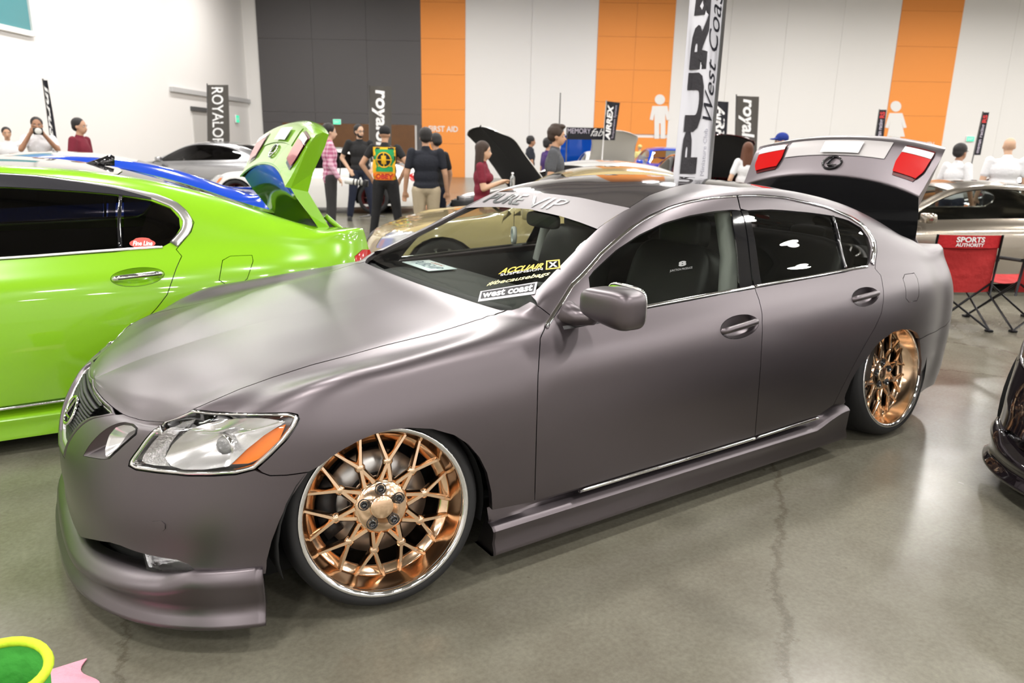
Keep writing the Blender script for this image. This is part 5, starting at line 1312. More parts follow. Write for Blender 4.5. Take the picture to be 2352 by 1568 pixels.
def hand(p, d, up, s=1., side=1, curl=.6):
    """palm, four fingers of unequal length and a thumb, rooted at wrist p, pointing along d; up = back of the hand"""
    d = np.array(d, float); d /= np.linalg.norm(d); up = np.array(up, float); up -= d*np.dot(up, d); up /= np.linalg.norm(up); r = np.cross(d, up)*side
    P = lambda a, b, c: p+(d*a+r*b+up*c)*s
    parts = [capsule(P(.0, 0, 0), P(.045, .004, 0), .026*s, .030*s), capsule(P(.03, -.022, 0), P(.082, -.026, 0), .017*s, .013*s), capsule(P(.03, .022, 0), P(.082, .026, 0), .017*s, .013*s), capsule(P(.03, 0, 0), P(.088, 0, 0), .018*s, .014*s)]
    for b, l in ((-.030, .058), (-.010, .074), (.010, .078), (.030, .070)):
        a0 = P(.085, b, 0); a1 = P(.085+l*.5, b*1.1, -.020*curl); a2 = P(.085+l*(1-.45*curl), b*1.1, -.055*curl); parts += limb([a0, a1, a2], [.0105*s, .0095*s, .0080*s])
    parts += limb([P(.018, .030, -.004), P(.048, .056, -.014), P(.080, .062, -.022)], [.014*s, .0115*s, .009*s])
    return parts
def person(label, loc, face, H=1.75, skin='a', hair=None, hairstyle='short', top=None, topstyle='tee', bottom=None, botstyle='long', shoes=None, pose='stand', arms=None, lean=0., vox=.011, group=None, headturn=0., headtilt=0., female=False, fat=1., beard=False, glasses=False, cut=None, lite=False):
    """loc = ground point, face = heading (angle of the direction the body faces), arms = ((elbow, wrist) left, right) offsets in body axes (forward, left, up) * H"""
    t = thing('person', label, 'person', loc, face, group); k = H/1.75
    S = lambda *v: np.array(v, float)*k
    hip, sh = .93, 1.43; w = (.185 if not female else .16)*fat; hw = .10
    lz = lambda z: np.array([lean*(z-hip)*1.0 if z > hip else 0, 0, 0])
    # skeleton (x forward, y left, z up)
    J = dict(pel=S(0, 0, hip), chest=S(0, 0, 1.25)+lz(1.25)*k, neck=S(.0, 0, 1.47)+lz(1.47)*k, head=S(.02, 0, 1.63)+lz(1.63)*k)
    arms = arms or (((-.02, .27, 1.13), (.06, .30, .88)), ((-.02, -.27, 1.13), (.06, -.30, .88)))
    legs = dict(stand=(((.0, .10, .50), (-.02, .11, .08)), ((.0, -.10, .50), (-.02, -.11, .08))), walk=(((.12, .10, .50), (.10, .10, .08)), ((-.06, -.10, .50), (-.30, -.10, .12))), apart=(((.02, .16, .50), (.0, .22, .08)), ((.02, -.16, .50), (.0, -.22, .08))))[pose if pose in ('stand', 'walk', 'apart') else 'stand']
    body = []; V = lambda q: S(*q)
    body += [ellipsoid(S(0, 0, .95), S(.105*fat, .155*fat, .13)), ellipsoid(S(.0, 0, 1.10)+lz(1.10)*k, S(.098*fat, .145*fat, .15)), ellipsoid(S(.0, 0, 1.28)+lz(1.28)*k, S(.112*fat, w*.95, .17)), ellipsoid(S(-.005, 0, 1.41)+lz(1.41)*k, S(.075, w*.92, .065))]
    if female: body += [ellipsoid(S(.085, s*.075, 1.27)+lz(1.27)*k, S(.06, .07, .065)) for s in (-1, 1)]
    body += [capsule(S(-.005, 0, 1.42)+lz(1.42)*k, S(.008, 0, 1.54)+lz(1.54)*k, .058*k, .052*k)]
    hd = J['head']; Mh = rotm('Z', headturn)@rotm('Y', headtilt); hx = lambda a, b, c: hd+Mh@S(a, b, c)
    head = [ellipsoid(hx(-.005, 0, .035), S(.098, .077, .092), M=Mh), ellipsoid(hx(.025, 0, -.03), S(.070, .062, .085), M=Mh), ellipsoid(hx(.05, 0, -.078), S(.035, .038, .030), M=Mh), capsule(hx(.088, 0, .0), hx(.108, 0, -.032), .010*k, .015*k), ellipsoid(hx(.085, 0, -.062), S(.016, .026, .014), M=Mh), ellipsoid(hx(.080, 0, .020), S(.018, .05, .010), M=Mh)]
    head += [ellipsoid(hx(-.005, s*.078, -.01), S(.020, .010, .032), M=Mh) for s in (-1, 1)]
    body += head
    armJ = []
    for s, (el, wr) in zip((1, -1), arms):
        shp = S(-.005, s*w, sh)+lz(sh)*k; e = V(el); wv = V(wr); armJ.append((shp, e, wv))
        body += limb([shp, e, wv], [.056*k*fat**.5, .043*k, .029*k])
        d = wv-e; body += hand(wv, d, np.cross(d, [0, s, .001])*s if abs(d[2]) > .1 else [0, 0, 1], k, s)
    legJ = []
    for s, (kn, an) in zip((1, -1), legs):
        h = S(0, s*hw, .90); kv, av = V(kn), V(an); legJ.append((h, kv, av)); body += limb([h, kv, av], [.088*k*fat, .058*k, .040*k])
        body += limb([av+S(-.03, 0, -.035), av+S(.06, s*.01, -.045), av+S(.15, s*.02, -.055)], [.036*k, .036*k, .026*k])
    o = bpy.data.objects.new('body', remesh(body, vox)); o.data.materials.append(SKINS[skin]); link(o, t)
    # face
    if not lite:
        for s in (-1, 1):
            obj('eye', join(ellipsoid(hx(.083, s*.032, .005), S(.010, .014, .008), 10, 7, Mh)), EYEW, t); obj('pupil', ellipsoid(hx(.091, s*.032, .005), S(.004, .006, .006), 8, 6, Mh), EYED, t)
            obj('eyebrow', ellipsoid(hx(.094, s*.034, .024), S(.006, .022, .005), 8, 5, Mh), HAIRB, t)
        obj('mouth', ellipsoid(hx(.094, 0, -.060), S(.008, .022, .006), 10, 6, Mh), LIP, t)
    # clothes
    top = top or cloth('white', (.72, .72, .73)); e_ = .014*k
    hem = .90 if topstyle != 'long' else .80
    tp = [ellipsoid(S(0, 0, .965), S(.122*fat, .178*fat, .115)), ellipsoid(S(0, 0, 1.10)+lz(1.10)*k, S(.118*fat, .170*fat, .16)), ellipsoid(S(0, 0, 1.28)+lz(1.28)*k, S(.128*fat, w*.95+.006, .175)), ellipsoid(S(-.005, 0, 1.405)+lz(1.405)*k, S(.088, w*.95, .070)), capsule(S(-.006, 0, 1.41)+lz(1.41)*k, S(-.002, 0, 1.475)+lz(1.475)*k, .075*k, .066*k)]
    if topstyle == 'long': tp += [ellipsoid(S(0, 0, .90), S(.125*fat, .178*fat, .12))]
    if female: tp += [ellipsoid(S(.088, s*.075, 1.27)+lz(1.27)*k, S(.068, .078, .072)) for s in (-1, 1)]
    for s, (a, b, c) in zip((1, -1), armJ):
        sl = {'tee': .62, 'long': 1., 'shirt': 1., 'vest': 0., 'jersey': .45}[topstyle]
        m_ = a+(b-a)*min(1, sl*1.05)
        if sl > 0: tp += [capsule(a, m_, .064*k, .060*k if sl < 1 else .052*k)]
        if sl >= 1: tp += [capsule(b, b+(c-b)*.92, .054*k, .042*k)]
    o = bpy.data.objects.new('shirt', remesh(tp, vox*1.1, 5)); o.data.materials.append(top); link(o, t)
    bottom = bottom or cloth('jeans', (.02, .025, .04)); bp = [ellipsoid(S(0, 0, .93), S(.118*fat, .172*fat, .12))]
    for h, kv, av in legJ:
        end = av+S(0, 0, .02) if botstyle == 'long' else kv+(av-kv)*.12
        bp += [capsule(h, kv, .102*k*fat, .075*k)]+([capsule(kv, end, .075*k, .062*k)] if botstyle == 'long' else [capsule(kv, end, .085*k, .085*k)])
    o = bpy.data.objects.new('trousers', remesh(bp, vox*1.1, 4)); o.data.materials.append(bottom); link(o, t)
    shoes = shoes or cloth('shoe_black', (.02, .02, .02)); sp = []
    for (h, kv, av), s in zip(legJ, (1, -1)):
        o = bpy.data.objects.new('shoe', remesh([capsule(av+S(-.04, 0, -.035), av+S(.05, s*.01, -.040), .046*k, .046*k), capsule(av+S(.05, s*.01, -.042), av+S(.16, s*.02, -.046), .044*k, .034*k), box(*(S(.30, .085, .026)), av+S(.055, s*.01, -.072*1))], vox*.8, 3)); o.data.materials.append(shoes); link(o, t)
    # hair
    if hair is not None:
        hp_ = []
        if hairstyle in ('short', 'crop', 'long', 'quiff'):
            th = {'crop': .009, 'short': .015, 'long': .016, 'quiff': .016}[hairstyle]
            hp_ += [ellipsoid(hx(-.022, 0, .050), S(.092+th, .080+th, .084+th), M=Mh), ellipsoid(hx(-.050, 0, .0), S(.058+th, .070+th, .072), M=Mh)]
            if hairstyle == 'quiff': hp_ += [ellipsoid(hx(.045, 0, .118), S(.06, .06, .035), M=Mh), ellipsoid(hx(-.02, 0, .13), S(.07, .06, .03), M=Mh)]
            if hairstyle == 'long':
                hp_ += [capsule(hx(-.055, s*.035, .02), hx(-.085, s*.05, -.34), .060*k, .045*k) for s in (-1, 0, 1)]+[capsule(hx(-.005, s*.078, .02), hx(-.02, s*.10, -.24), .026*k, .026*k) for s in (-1, 1)]
        if hairstyle == 'cap':
            hp_ += [ellipsoid(hx(-.005, 0, .055), S(.108, .090, .088), M=Mh), ellipsoid(hx(cut or -.11, 0, .035), S(.075, .075, .014), M=Mh)]
        o = bpy.data.objects.new('cap' if hairstyle == 'cap' else 'hair', remesh(hp_, vox*.8, 3)); o.data.materials.append(hair); link(o, t)
    if beard: 
        o = bpy.data.objects.new('beard', remesh([ellipsoid(hx(.045, 0, -.075), S(.045, .050, .040), M=Mh), ellipsoid(hx(.02, s_, -.05), S(.035, .014, .05), M=Mh) if False else ellipsoid(hx(.03, .045, -.05), S(.035, .018, .045), M=Mh), ellipsoid(hx(.03, -.045, -.05), S(.035, .018, .045), M=Mh)], vox*.7, 2)); o.data.materials.append(HAIRB); link(o, t)
    if glasses:
        obj('glasses', join(*[tube([hx(.098, s*.033+.020*math.cos(a)*1, .006+.016*math.sin(a)) for a in np.linspace(0, 2*PI, 13)], .0022*k, 5, False) for s in (-1, 1)], tube([hx(.100, -.013, .01), hx(.100, .013, .01)], .0022*k, 5), *[tube([hx(.096, s*.053, .008), hx(-.01, s*.082, .012)], .002*k, 5) for s in (-1, 1)]), BLACK, t)
    return t, J, armJ
# ---------------------------------------------------------------- the visitors
def hpx(px, f): return hl(px, f)
TOCAM, AWAY, LEFTW, RIGHTW = HA(-PI/2), HA(PI/2), HA(PI), HA(0)
def hl(px, f, z=0.):
    p = at(px, 340, P=(hall(0, f), HF)); return np.array([p[0], p[1], z])
def plaid():
    mt, nt, b = principled('pink_plaid'); tc = nt.nodes.new('ShaderNodeTexCoord'); b.inputs['Roughness'].default_value = .85
    outs = []
    for d in ('Y', 'Z'):
        w_ = nt.nodes.new('ShaderNodeTexWave'); w_.wave_type = 'BANDS'; w_.bands_direction = d; w_.inputs['Scale'].default_value = 5.0; nt.links.new(tc.outputs['Object'], w_.inputs['Vector']); outs.append(w_.outputs['Fac'])
    m_ = nt.nodes.new('ShaderNodeMath'); m_.operation = 'ADD'; nt.links.new(outs[0], m_.inputs[0]); nt.links.new(outs[1], m_.inputs[1])
    r = nt.nodes.new('ShaderNodeValToRGB'); e = r.color_ramp.elements; e[0].position = .2; e[0].color = (.42, .10, .20, 1); e[1].position = .8; e[1].color = (.70, .45, .55, 1)
    h = nt.nodes.new('ShaderNodeMath'); h.operation = 'MULTIPLY'; h.inputs[1].default_value = .5; nt.links.new(m_.outputs[0], h.inputs[0]); nt.links.new(h.outputs[0], r.inputs['Fac']); nt.links.new(r.outputs['Color'], b.inputs['Base Color']); return mt
CW, CBK, CNV, CMR, CGR = cloth('white', (.74, .74, .76)), cloth('black', (.014, .014, .015)), cloth('navy', (.012, .014, .022)), cloth('maroon', (.17, .012, .028)), cloth('grey', (.075, .078, .088))
JEAN, KHAKI, CHARP = cloth('jeans', (.012, .016, .035)), cloth('khaki', (.42, .35, .24)), cloth('charcoal', (.035, .033, .034))
WSH = cloth('shoe_white', (.6, .6, .6))
up = lambda e1, w1, e2, w2: ((e1, w1), (e2, w2))
def cam_gear(parent, p, d, r=.035, L=.22, bands=True):
    """camera body with a pale telephoto lens"""
    c = bpy.data.objects.new('camera_gear', None); 
    return c
def camera_thing(label, loc, dirv, L=.24):
    d = np.array(dirv, float); d /= np.linalg.norm(d); t = thing('photo_camera', label, 'camera', loc); t.matrix_world = frame_mat(loc, np.cross([0, 0, 1], d) if abs(d[2]) < .9 else (1, 0, 0), np.array([0, 0, 1.])-d*d[2])
    obj('camera_body', box(.13, .10, .07, bev=.012), BLACK, t); zz = np.array([0, 0, 1.])
    obj('lens', lathe([(.0, -.03), (.036, -.03), (.038, -.12), (.044, -.14), (.046, -L), (.040, -L-.01), (0, -L-.005)], 20), mat('pale_lens', (.72, .72, .68), .4), t)
    for q in (.07, .11, .16): obj('lens_ring', lathe([(.046, -q), (.0475, -q-.004), (.0475, -q-.018), (.046, -q-.022)], 20), BLACK, t)
    return t
V_ = .014
person('man in plain white shirt standing by the left hall wall', hl(20, 14), HA(-.9), 1.56, 'a', HAIRB, 'crop', CW, vox=.016, lite=False)
pp, J, A = person('photographer in white shirt raising a camera with pale telephoto lens', hl(92, 12), HA(-1.0), 1.70, 'b', HAIRB, 'crop', CW, arms=(((.16, .24, 1.26), (.24, .07, 1.50)), ((.16, -.26, 1.26), (.20, -.10, 1.52))), vox=.013)
hc = hl(100, 12)+np.array([0, 0, 1.515]); fw = np.array([math.cos(HA(-1.0)), math.sin(HA(-1.0)), 0])
camera_thing('black camera with banded pale lens held up by the photographer', hl(92, 12)+fw*.34+np.array([0, 0, 1.50]), -fw)
person('young man in maroon shirt walking past the left hall wall', hl(186, 11.5), RIGHTW, 1.69, 'a', HAIRB, 'crop', CMR, pose='walk', vox=.013)
pp, J, A = person('man in pink plaid shirt and charcoal jeans with a camera at his hip', hl(756, 12.05), HA(.35), 1.69, 'c', HAIRB, 'short', plaid(), 'long', CHARP, shoes=WSH, pose='stand', vox=.012, arms=(((-.02, .25, 1.12), (.12, .22, .93)), ((-.02, -.25, 1.12), (.10, -.26, .92))))
obj('camera_strap', tube(smooth_path([(.06, .10, 1.40), (.13, .0, 1.25), (.14, -.14, 1.0), (.12, -.2, .92)], 5), .008, 6), CBK, pp)
camera_thing('black camera hanging at the hip of the man in plaid', hl(756, 12.05)+np.array([math.cos(HA(.35)), math.sin(HA(.35)), 0])*.14+np.array([math.sin(HA(.35)), -math.cos(HA(.35)), 0])*.34+np.array([0, 0, .88]), (0, 0, 1), .14)
person('bearded man with glasses in a black shirt, hand in pocket', hl(826, 14.2), HA(-1.3), 1.73, 'c', HAIRB, 'crop', CBK, bottom=JEAN, pose='apart', beard=True, glasses=True, vox=.012, headturn=.5, arms=(((-.05, .33, 1.15), (.08, .21, .95)), ((-.05, -.33, 1.15), (.08, -.21, .95))), fat=1.06)
pp, J, A = person('man in green, yellow and orange jersey and backward black cap, seen from behind', hl(884, 11.3), AWAY, 1.66, 'a', CBK, 'cap', cloth('jersey_black', (.014, .014, .015)), 'jersey', CBK, pose='apart', vox=.011, cut=.11, arms=(((-.04, .36, 1.18), (.02, .22, .95)), ((-.04, -.36, 1.18), (.02, -.22, .95))), fat=1.05)
sh_ = [o for o in pp.children if o.name.startswith('shirt')][0]; bvs = BVHTree.FromPolygons([v.co[:] for v in sh_.data.vertices], [tuple(p.vertices) for p in sh_.data.polygons])
def on_back(y, z, off=.004):
    h = bvs.ray_cast(Vector((-1, y, z)), Vector((1, 0, 0)))
    return np.array(h[0] if h[0] is not None else (-.12, y, z))-np.array([off, 0, 0])
def back_patch(nm, y0, y1, z0, z1, mt, off=.004, n=9): return obj(nm, grid(np.array([[on_back(y, z, off) for z in np.linspace(z0, z1, n)] for y in np.linspace(y0, y1, n)])), mt, pp)
GRN, YLW, ORG = cloth('jersey_green', (.02, .32, .10)), cloth('jersey_yellow', (.85, .48, .02)), cloth('jersey_orange', (.80, .20, .02))
back_patch('jersey_trim', -.165, .165, .90, 1.37, YLW, .004); back_patch('jersey_panel', -.145, .145, 1.02, 1.34, GRN, .008); back_patch('jersey_hem', -.16, .16, .90, 1.01, ORG, .008)
an = np.linspace(0, 2*PI, 33)
obj('jersey_disc', grid(np.array([[on_back(r*math.cos(a), 1.19+r*math.sin(a), .011) for r in (.002, .04, .08, .115)] for a in an])), CBK, pp)
obj('jersey_ring', grid(np.array([[on_back(r*math.cos(a), 1.19+r*math.sin(a), .014) for r in (.098, .112)] for a in an])), YLW, pp)
back_patch('jersey_cross', -.115, .115, 1.183, 1.197, YLW, .013); back_patch('jersey_cross', -.007, .007, 1.08, 1.30, YLW, .013); back_patch('jersey_motif', -.035, .035, 1.13, 1.25, YLW, .015)
tv, tf_ = unit('OBEY', bold=.04); obj('lettering', (np.array([on_back(.13-.26*x, .915+.075*y, .012) for x, y, _ in tv]), tf_), cloth('jersey_red', (.45, .02, .02)), pp, False)
fwj = np.array([math.cos(AWAY), math.sin(AWAY), 0]); lf = np.array([-fwj[1], fwj[0], 0])
camera_thing('camera with pale telephoto lens slung at the hip of the man in the jersey', hl(884, 11.3)+lf*.30+np.array([0, 0, .84]), -lf-np.array([0, 0, .12]), .30)
person('man in black shirt and khaki trousers standing with his back turned', hl(978, 10.0), HA(1.7), 1.62, 'a', HAIRB, 'short', CNV, bottom=KHAKI, vox=.011, fat=1.08)
person('man in dark clothes with an arm around the man in khaki trousers', hl(1002, 10.9), HA(2.4), 1.56, 'a', HAIRB, 'short', CBK, bottom=JEAN, vox=.013, headtilt=.25, arms=(((.14, .30, 1.30), (.34, .26, 1.33)), ((-.03, -.27, 1.13), (.06, -.30, .88))))
pw, J, A = person('young woman in maroon top with long dark hair holding a bottle', hl(1108, 8.95), HA(-.1), 1.46, 'c', HAIRBR, 'long', CMR, bottom=JEAN, vox=.011, female=True, arms=(((.06, .20, 1.14), (.26, .06, 1.20)), ((.05, -.21, 1.13), (.27, -.08, 1.22))))
bp_ = hl(1108, 8.95)+np.array([math.cos(HA(-.1)), math.sin(HA(-.1)), 0])*.36+np.array([0, 0, .93])
tb = thing('water_bottle', 'clear water bottle held by the woman in the maroon top', 'bottle', bp_); obj('bottle', lathe([(0, 0), (.028, 0), (.030, .02), (.030, .13), (.026, .15), (.012, .17), (.012, .185), (0, .185)], 16), mat('clear_plastic', (.85, .9, .92), .08, trans=.8), tb); obj('cap', lathe([(.014, .18), (.014, .20), (0, .20)], 12), WHITE, tb)
person('man with tousled dark hair in a grey shirt looking to the right', hl(1275, 9.1), HA(-.15), 1.66, 'a', HAIRBR, 'quiff', CGR, bottom=JEAN, vox=.011)
person('man in navy shirt standing far off in front of the white wall', hl(1218, 17.2), HA(.2), 1.62, 'b', HAIRB, 'short', CNV, vox=.018, lite=True)
person('man in dark clothes bending over a car near the white wall', hl(1188, 19.0), HA(2.6), 1.60, 'b', HAIRB, 'short', CBK, vox=.018, lean=.35, lite=True)
person('man in purple shirt half hidden behind the man in grey', hl(1258, 13.8), HA(.3), 1.56, 'a', HAIRB, 'short', cloth('purple', (.05, .02, .12)), vox=.016, lite=True)
person('dark-haired man far off below the orange wall stripe', hl(1452, 28.6), HA(.2), 1.62, 'a', HAIRB, 'short', CBK, vox=.022, lite=True)
person('person in pale yellow hooded top near the orange wall stripe', hl(1470, 28.0), HA(2.0), 1.50, 'c', cloth('pale_yellow', (.62, .55, .22)), 'cap', cloth('pale_yellow', (.62, .55, .22)), vox=.022, lite=True, cut=-.05)
person('woman with long auburn hair seen from behind beside the white flag', hl(1718, 12.0), AWAY, 1.53, 'c', HAIRR, 'long', CW, bottom=JEAN, vox=.013, female=True)
person('man in blue cap behind the raised boot lid of the grey sedan', hl(1796, 11.7), HA(PI), 1.68, 'a', cloth('cap_blue', (.01, .03, .22)), 'cap', CBK, vox=.015, cut=.12)
person('young man in white shirt with dark hair standing near the black saloon', hl(2206, 10.4), HA(.35), 1.56, 'b', HAIRB, 'short', CW, topstyle='tee', bottom=JEAN, vox=.011)
person('bald man in white shirt and black trousers seen from behind', hl(2318, 10.6), HA(1.2), 1.66, 'c', None, 'none', CW, bottom=CBK, vox=.011, fat=1.18)
# ---------------------------------------------------------------- banners, signs, chairs, small things
GREYBAN = cloth('banner_grey', (.085, .078, .070), bump=(8, .1, .02)); BLKBAN = cloth('banner_black', (.014, .014, .020), bump=(8, .1, .02)); WHTBAN = cloth('banner_white', (.78, .78, .84), bump=(8, .1, .02))
POLE = mat('pole_grey', (.25, .25, .26), .4, .6)
def banner(name, label, f, quad, mt, texts, group=None, wave=.02, pole=True, polemat=None, side=0, foot=True):
    """cloth banner at hall depth f; quad = pixels (BL, BR, TR, TL); texts = [(string, x0, x1, y0, y1, turn, material, kw)]"""
    Q = [at(x, y, P=(hall(0, f), HF)) for x, y in quad]; base = (Q[0]+Q[1])/2; bl = np.array([base[0], base[1], 0.])
    t = thing(name, label, 'banner', bl, 0, group)
    B = bilin(*[q-bl for q in Q]); nrm = -HF
    def P(x, y, off=0.): return B(x, y)+nrm*(wave*math.sin(3*PI*x+1.5*y*PI)*(.3+.7*y)+off)
    G = np.array([[P(x, y) for y in np.linspace(0, 1, 22)] for x in np.linspace(0, 1, 10)]); V, F = grid(G); V2, F2 = grid(G+HF*.004); obj('cloth', join((V, F), (V2, [q[::-1] for q in F2])), mt, t)
    for s, x0, x1, y0, y1, turn, tm, kw in texts:
        tv, tf_ = subdiv_text(unit(s, **kw), 1)
        if turn == 'down': mp = lambda a, b: (x0+(x1-x0)*b, y1-(y1-y0)*a)
        elif turn == 'up': mp = lambda a, b: (x1-(x1-x0)*b, y0+(y1-y0)*a)
        else: mp = lambda a, b: (x0+(x1-x0)*a, y0+(y1-y0)*b)
        obj('lettering', (np.array([P(*mp(a, b), .006) for a, b, _ in tv]), tf_), tm, t, False)
    if pole:
        e0, e1 = P(side, 0), P(side, 1); d = e1-e0; g = e0-d*(e0[2]/d[2]) if d[2] > .05 else np.array([e0[0], e0[1], 0])
        obj('pole', tube([g, e1+d*.02], .014, 8), polemat or POLE, t)
        if foot: obj('stand_foot', join(*[tube([g+[0, 0, .03], g+np.array([.3*math.cos(a), .3*math.sin(a), .012])], .01, 6) for a in (.3, 2.4, 4.5)]), polemat or POLE, t)
    return t
banner('flag_banner', 'narrow dark banner leaning behind the photographer', 15.0, [(122, 360), (136, 362), (110, 184), (97, 184)], BLKBAN, [('inrush', .1, .9, .08, .94, 'down', WHITE, dict(shear=.3, bold=.02))])
banner('flag_banner', 'grey banner with serif white lettering by the left hall wall', 20.4, [(478, 372), (528, 372), (525, 195), (475, 195)], GREYBAN, [('ROYALORIGIN', .22, .74, -.10, .97, 'down', WHITE, dict(bold=.012))])
banner('flag_banner', 'grey banner with rounded white lettering in front of the charcoal wall', 14.9, [(850, 372), (898, 372), (900, 198), (847, 198)], GREYBAN, [('royalorigin', .12, .86, -.18, .95, 'down', WHITE, dict(bold=.03, shear=.1))])
banner('flag_banner', 'grey banner with rounded white lettering above the auburn-haired woman', 17.9, [(1687, 392), (1737, 394), (1743, 222), (1692, 220)], GREYBAN, [('royalorigin', .12, .86, -.10, .96, 'down', WHITE, dict(bold=.03, shear=.1))])
banner('feather_flag', 'tall white flag with large black letters behind the roof of the grey sedan', 6.12, [(1545, 412), (1632, 412), (1672, -60), (1592, -60)], WHTBAN, [('PURE', .16, .60, .03, 1.02, 'up', cloth('flag_charcoal', (.045, .042, .048)), dict(bold=.05)), ('West Coast', .62, .90, .30, .98, 'up', cloth('flag_ink', (.02, .02, .03)), dict(shear=.5)), ('Miniature Club', .70, .80, .02, .26, 'up', cloth('flag_pale', (.45, .45, .52)), dict())], wave=.035, side=.96)
banner('sign_banner', 'small black banner lettered in pale serif capitals on two posts', 18.6, [(1300, 320), (1390, 321), (1391, 294), (1301, 292)], BLKBAN, [('MEMORY', .03, .62, .50, .92, '', mat('pale_violet_print', (.55, .50, .60), .6), dict()), ('fab', .62, .95, .30, .95, '', WHITE, dict(shear=.5))], side=.02, wave=.0)
banner('flag_banner', 'tilted black banner with white lettering on a white pipe frame', 18.2, [(1386, 322), (1412, 322), (1424, 236), (1393, 232)], BLKBAN, [('AIRREX', .12, .56, .0, .92, 'up', WHITE, dict(bold=.04, shear=.2)), ('Suspension System', .66, .88, .05, .92, 'up', mat('pale_violet_print', (.55, .50, .60), .6), dict())], polemat=WHITE)
banner('flag_banner', 'black banner with white and red lettering behind the white flag', 19.9, [(1640, 345), (1668, 346), (1673, 234), (1645, 232)], BLKBAN, [('AIRHP', .05, .75, .05, .92, 'down', WHITE, dict(bold=.04, shear=.2))])
for px, yb, tp, f, lab in (((2008, 2028, 2036, 2020), 330, 252, 22., 'narrow dark banner with red tip beside the woman pictogram'), ((2236, 2252, 2272, 2258), 356, 258, 16.5, 'narrow dark banner with red tip behind the young man in white')):
    banner('flag_banner', lab, f, [(px[0], yb), (px[1], yb), (px[2], tp), (px[3], tp)], BLKBAN, [('megan racing', .2, .8, .05, .72, 'up', mat('pale_violet_print', (.55, .50, .60), .6), dict(bold=.02)), ('RS', .15, .85, .76, .94, 'up', mat('red_print', (.7, .05, .05), .5), dict(bold=.03))], wave=.005)
pb = hl(1283, 20.5); t = thing('flag_pole', 'bare thin dark pole standing in front of the white wall', 'pole', pb); zt = at(1284, 213, P=(hall(0, 20.5), HF))[2]; obj('pole', tube([(0, 0, 0), (0, 0, zt)], [.022, .012], 8), BLACK, t); obj('stand_foot', lathe([(.2, 0), (.2, .03), (.03, .05)], 16), BLACK, t)
# exit signs
EXITG = mat('exit_green', (.02, .55, .30), .4, emit=(.05, .8, .45), estr=.8)
def wall_thing(name, label, cat, p, group=None): return thing(name, label, cat, p, HROT, group)
for px, py, lab in ((775, 280, 'green exit sign above the brown doorway'), (2226, 319, 'green exit sign on the white wall beyond the orange stripes')):
    p = wall_px(px, py)-HF*.07; t = wall_thing('exit_sign', lab, 'sign', p); obj('sign_case', box(.34, .05, .22, bev=.008), WHITE, t); obj('sign_panel', box(.31, .01, .19, (0, -.028, 0)), EXITG, t, False)
    tv, tf_ = fit_text('EXIT', .24, .10, bold=.02); obj('lettering', (np.stack([tv[:, 0]-.12, np.full(len(tv), -.0345), tv[:, 1]-.05], -1), tf_), WHITE, t, False)
p = lwall_px(541, 273)+HR*.06; t = thing('exit_sign', 'green exit sign above the grey door of the left wall', 'sign', p, HROT+PI/2); obj('sign_case', box(.36, .05, .30, bev=.008), WHITE, t); obj('sign_panel', box(.33, .01, .27, (0, -.028, 0)), EXITG, t, False)
tv, tf_ = fit_text('EXIT', .24, .10, bold=.02); obj('lettering', (np.stack([tv[:, 0]-.12, np.full(len(tv), -.0345), tv[:, 1]-.05], -1), tf_), WHITE, t, False)
# lettering and pictograms on the orange stripes
def wall_poly(name, label, pts, cx, group=None):
    Pw = np.array([wall_px(x, y)-HF*.06 for x, y in pts]); c = Pw.mean(0); t = wall_thing(name, label, 'sign', c, group); M = rotm('Z', -HROT); L_ = (Pw-c)@M.T
    V, F = prism(L_[:, [0, 2]], .02); o = obj('sign_shape', (np.stack([V[:, 0], -V[:, 2]+.01, V[:, 1]], -1), F), WALLWHITE, t, False); return t
def pict(x0, y0, h, woman):
    c = x0; a = np.linspace(0, 2*PI, 20, endpoint=False); hd = [(c+.15*h*math.cos(q), y0+.15*h+.15*h*math.sin(q)) for q in a]
    if not woman: b_ = [(c-.22*h, y0+.34*h), (c+.22*h, y0+.34*h), (c+.30*h, y0+.74*h), (c+.20*h, y0+.76*h), (c+.16*h, y0+.56*h), (c+.16*h, y0+1.3*h), (c+.02*h, y0+1.3*h), (c+.02*h, y0+.85*h), (c-.02*h, y0+.85*h), (c-.02*h, y0+1.3*h), (c-.16*h, y0+1.3*h), (c-.16*h, y0+.56*h), (c-.20*h, y0+.76*h), (c-.30*h, y0+.74*h)]
    else: b_ = [(c-.18*h, y0+.34*h), (c+.18*h, y0+.34*h), (c+.30*h, y0+.74*h), (c+.21*h, y0+.76*h), (c+.15*h, y0+.56*h), (c+.25*h, y0+1.0*h), (c+.12*h, y0+1.0*h), (c+.12*h, y0+1.3*h), (c-.12*h, y0+1.3*h), (c-.12*h, y0+1.0*h), (c-.25*h, y0+1.0*h), (c-.15*h, y0+.56*h), (c-.21*h, y0+.76*h), (c-.30*h, y0+.74*h)]
    return hd, b_
for x0, y0, h, wmn, lab in ((1515, 217, 78, False, 'white man pictogram on the orange wall stripe'), (2056, 232, 82, True, 'white woman pictogram on the orange wall stripe')):
    hd, b_ = pict(x0, y0, h, wmn); t = wall_poly('pictogram', lab, b_, x0); Pw = np.array([wall_px(x, y)-HF*.06 for x, y in hd]); L_ = (Pw-np.array(t.location))@rotm('Z', -HROT).T; V, F = prism(L_[:, [0, 2]], .02); obj('pictogram_head', (np.stack([V[:, 0], -V[:, 2]+.01, V[:, 1]], -1), F), WALLWHITE, t, False)
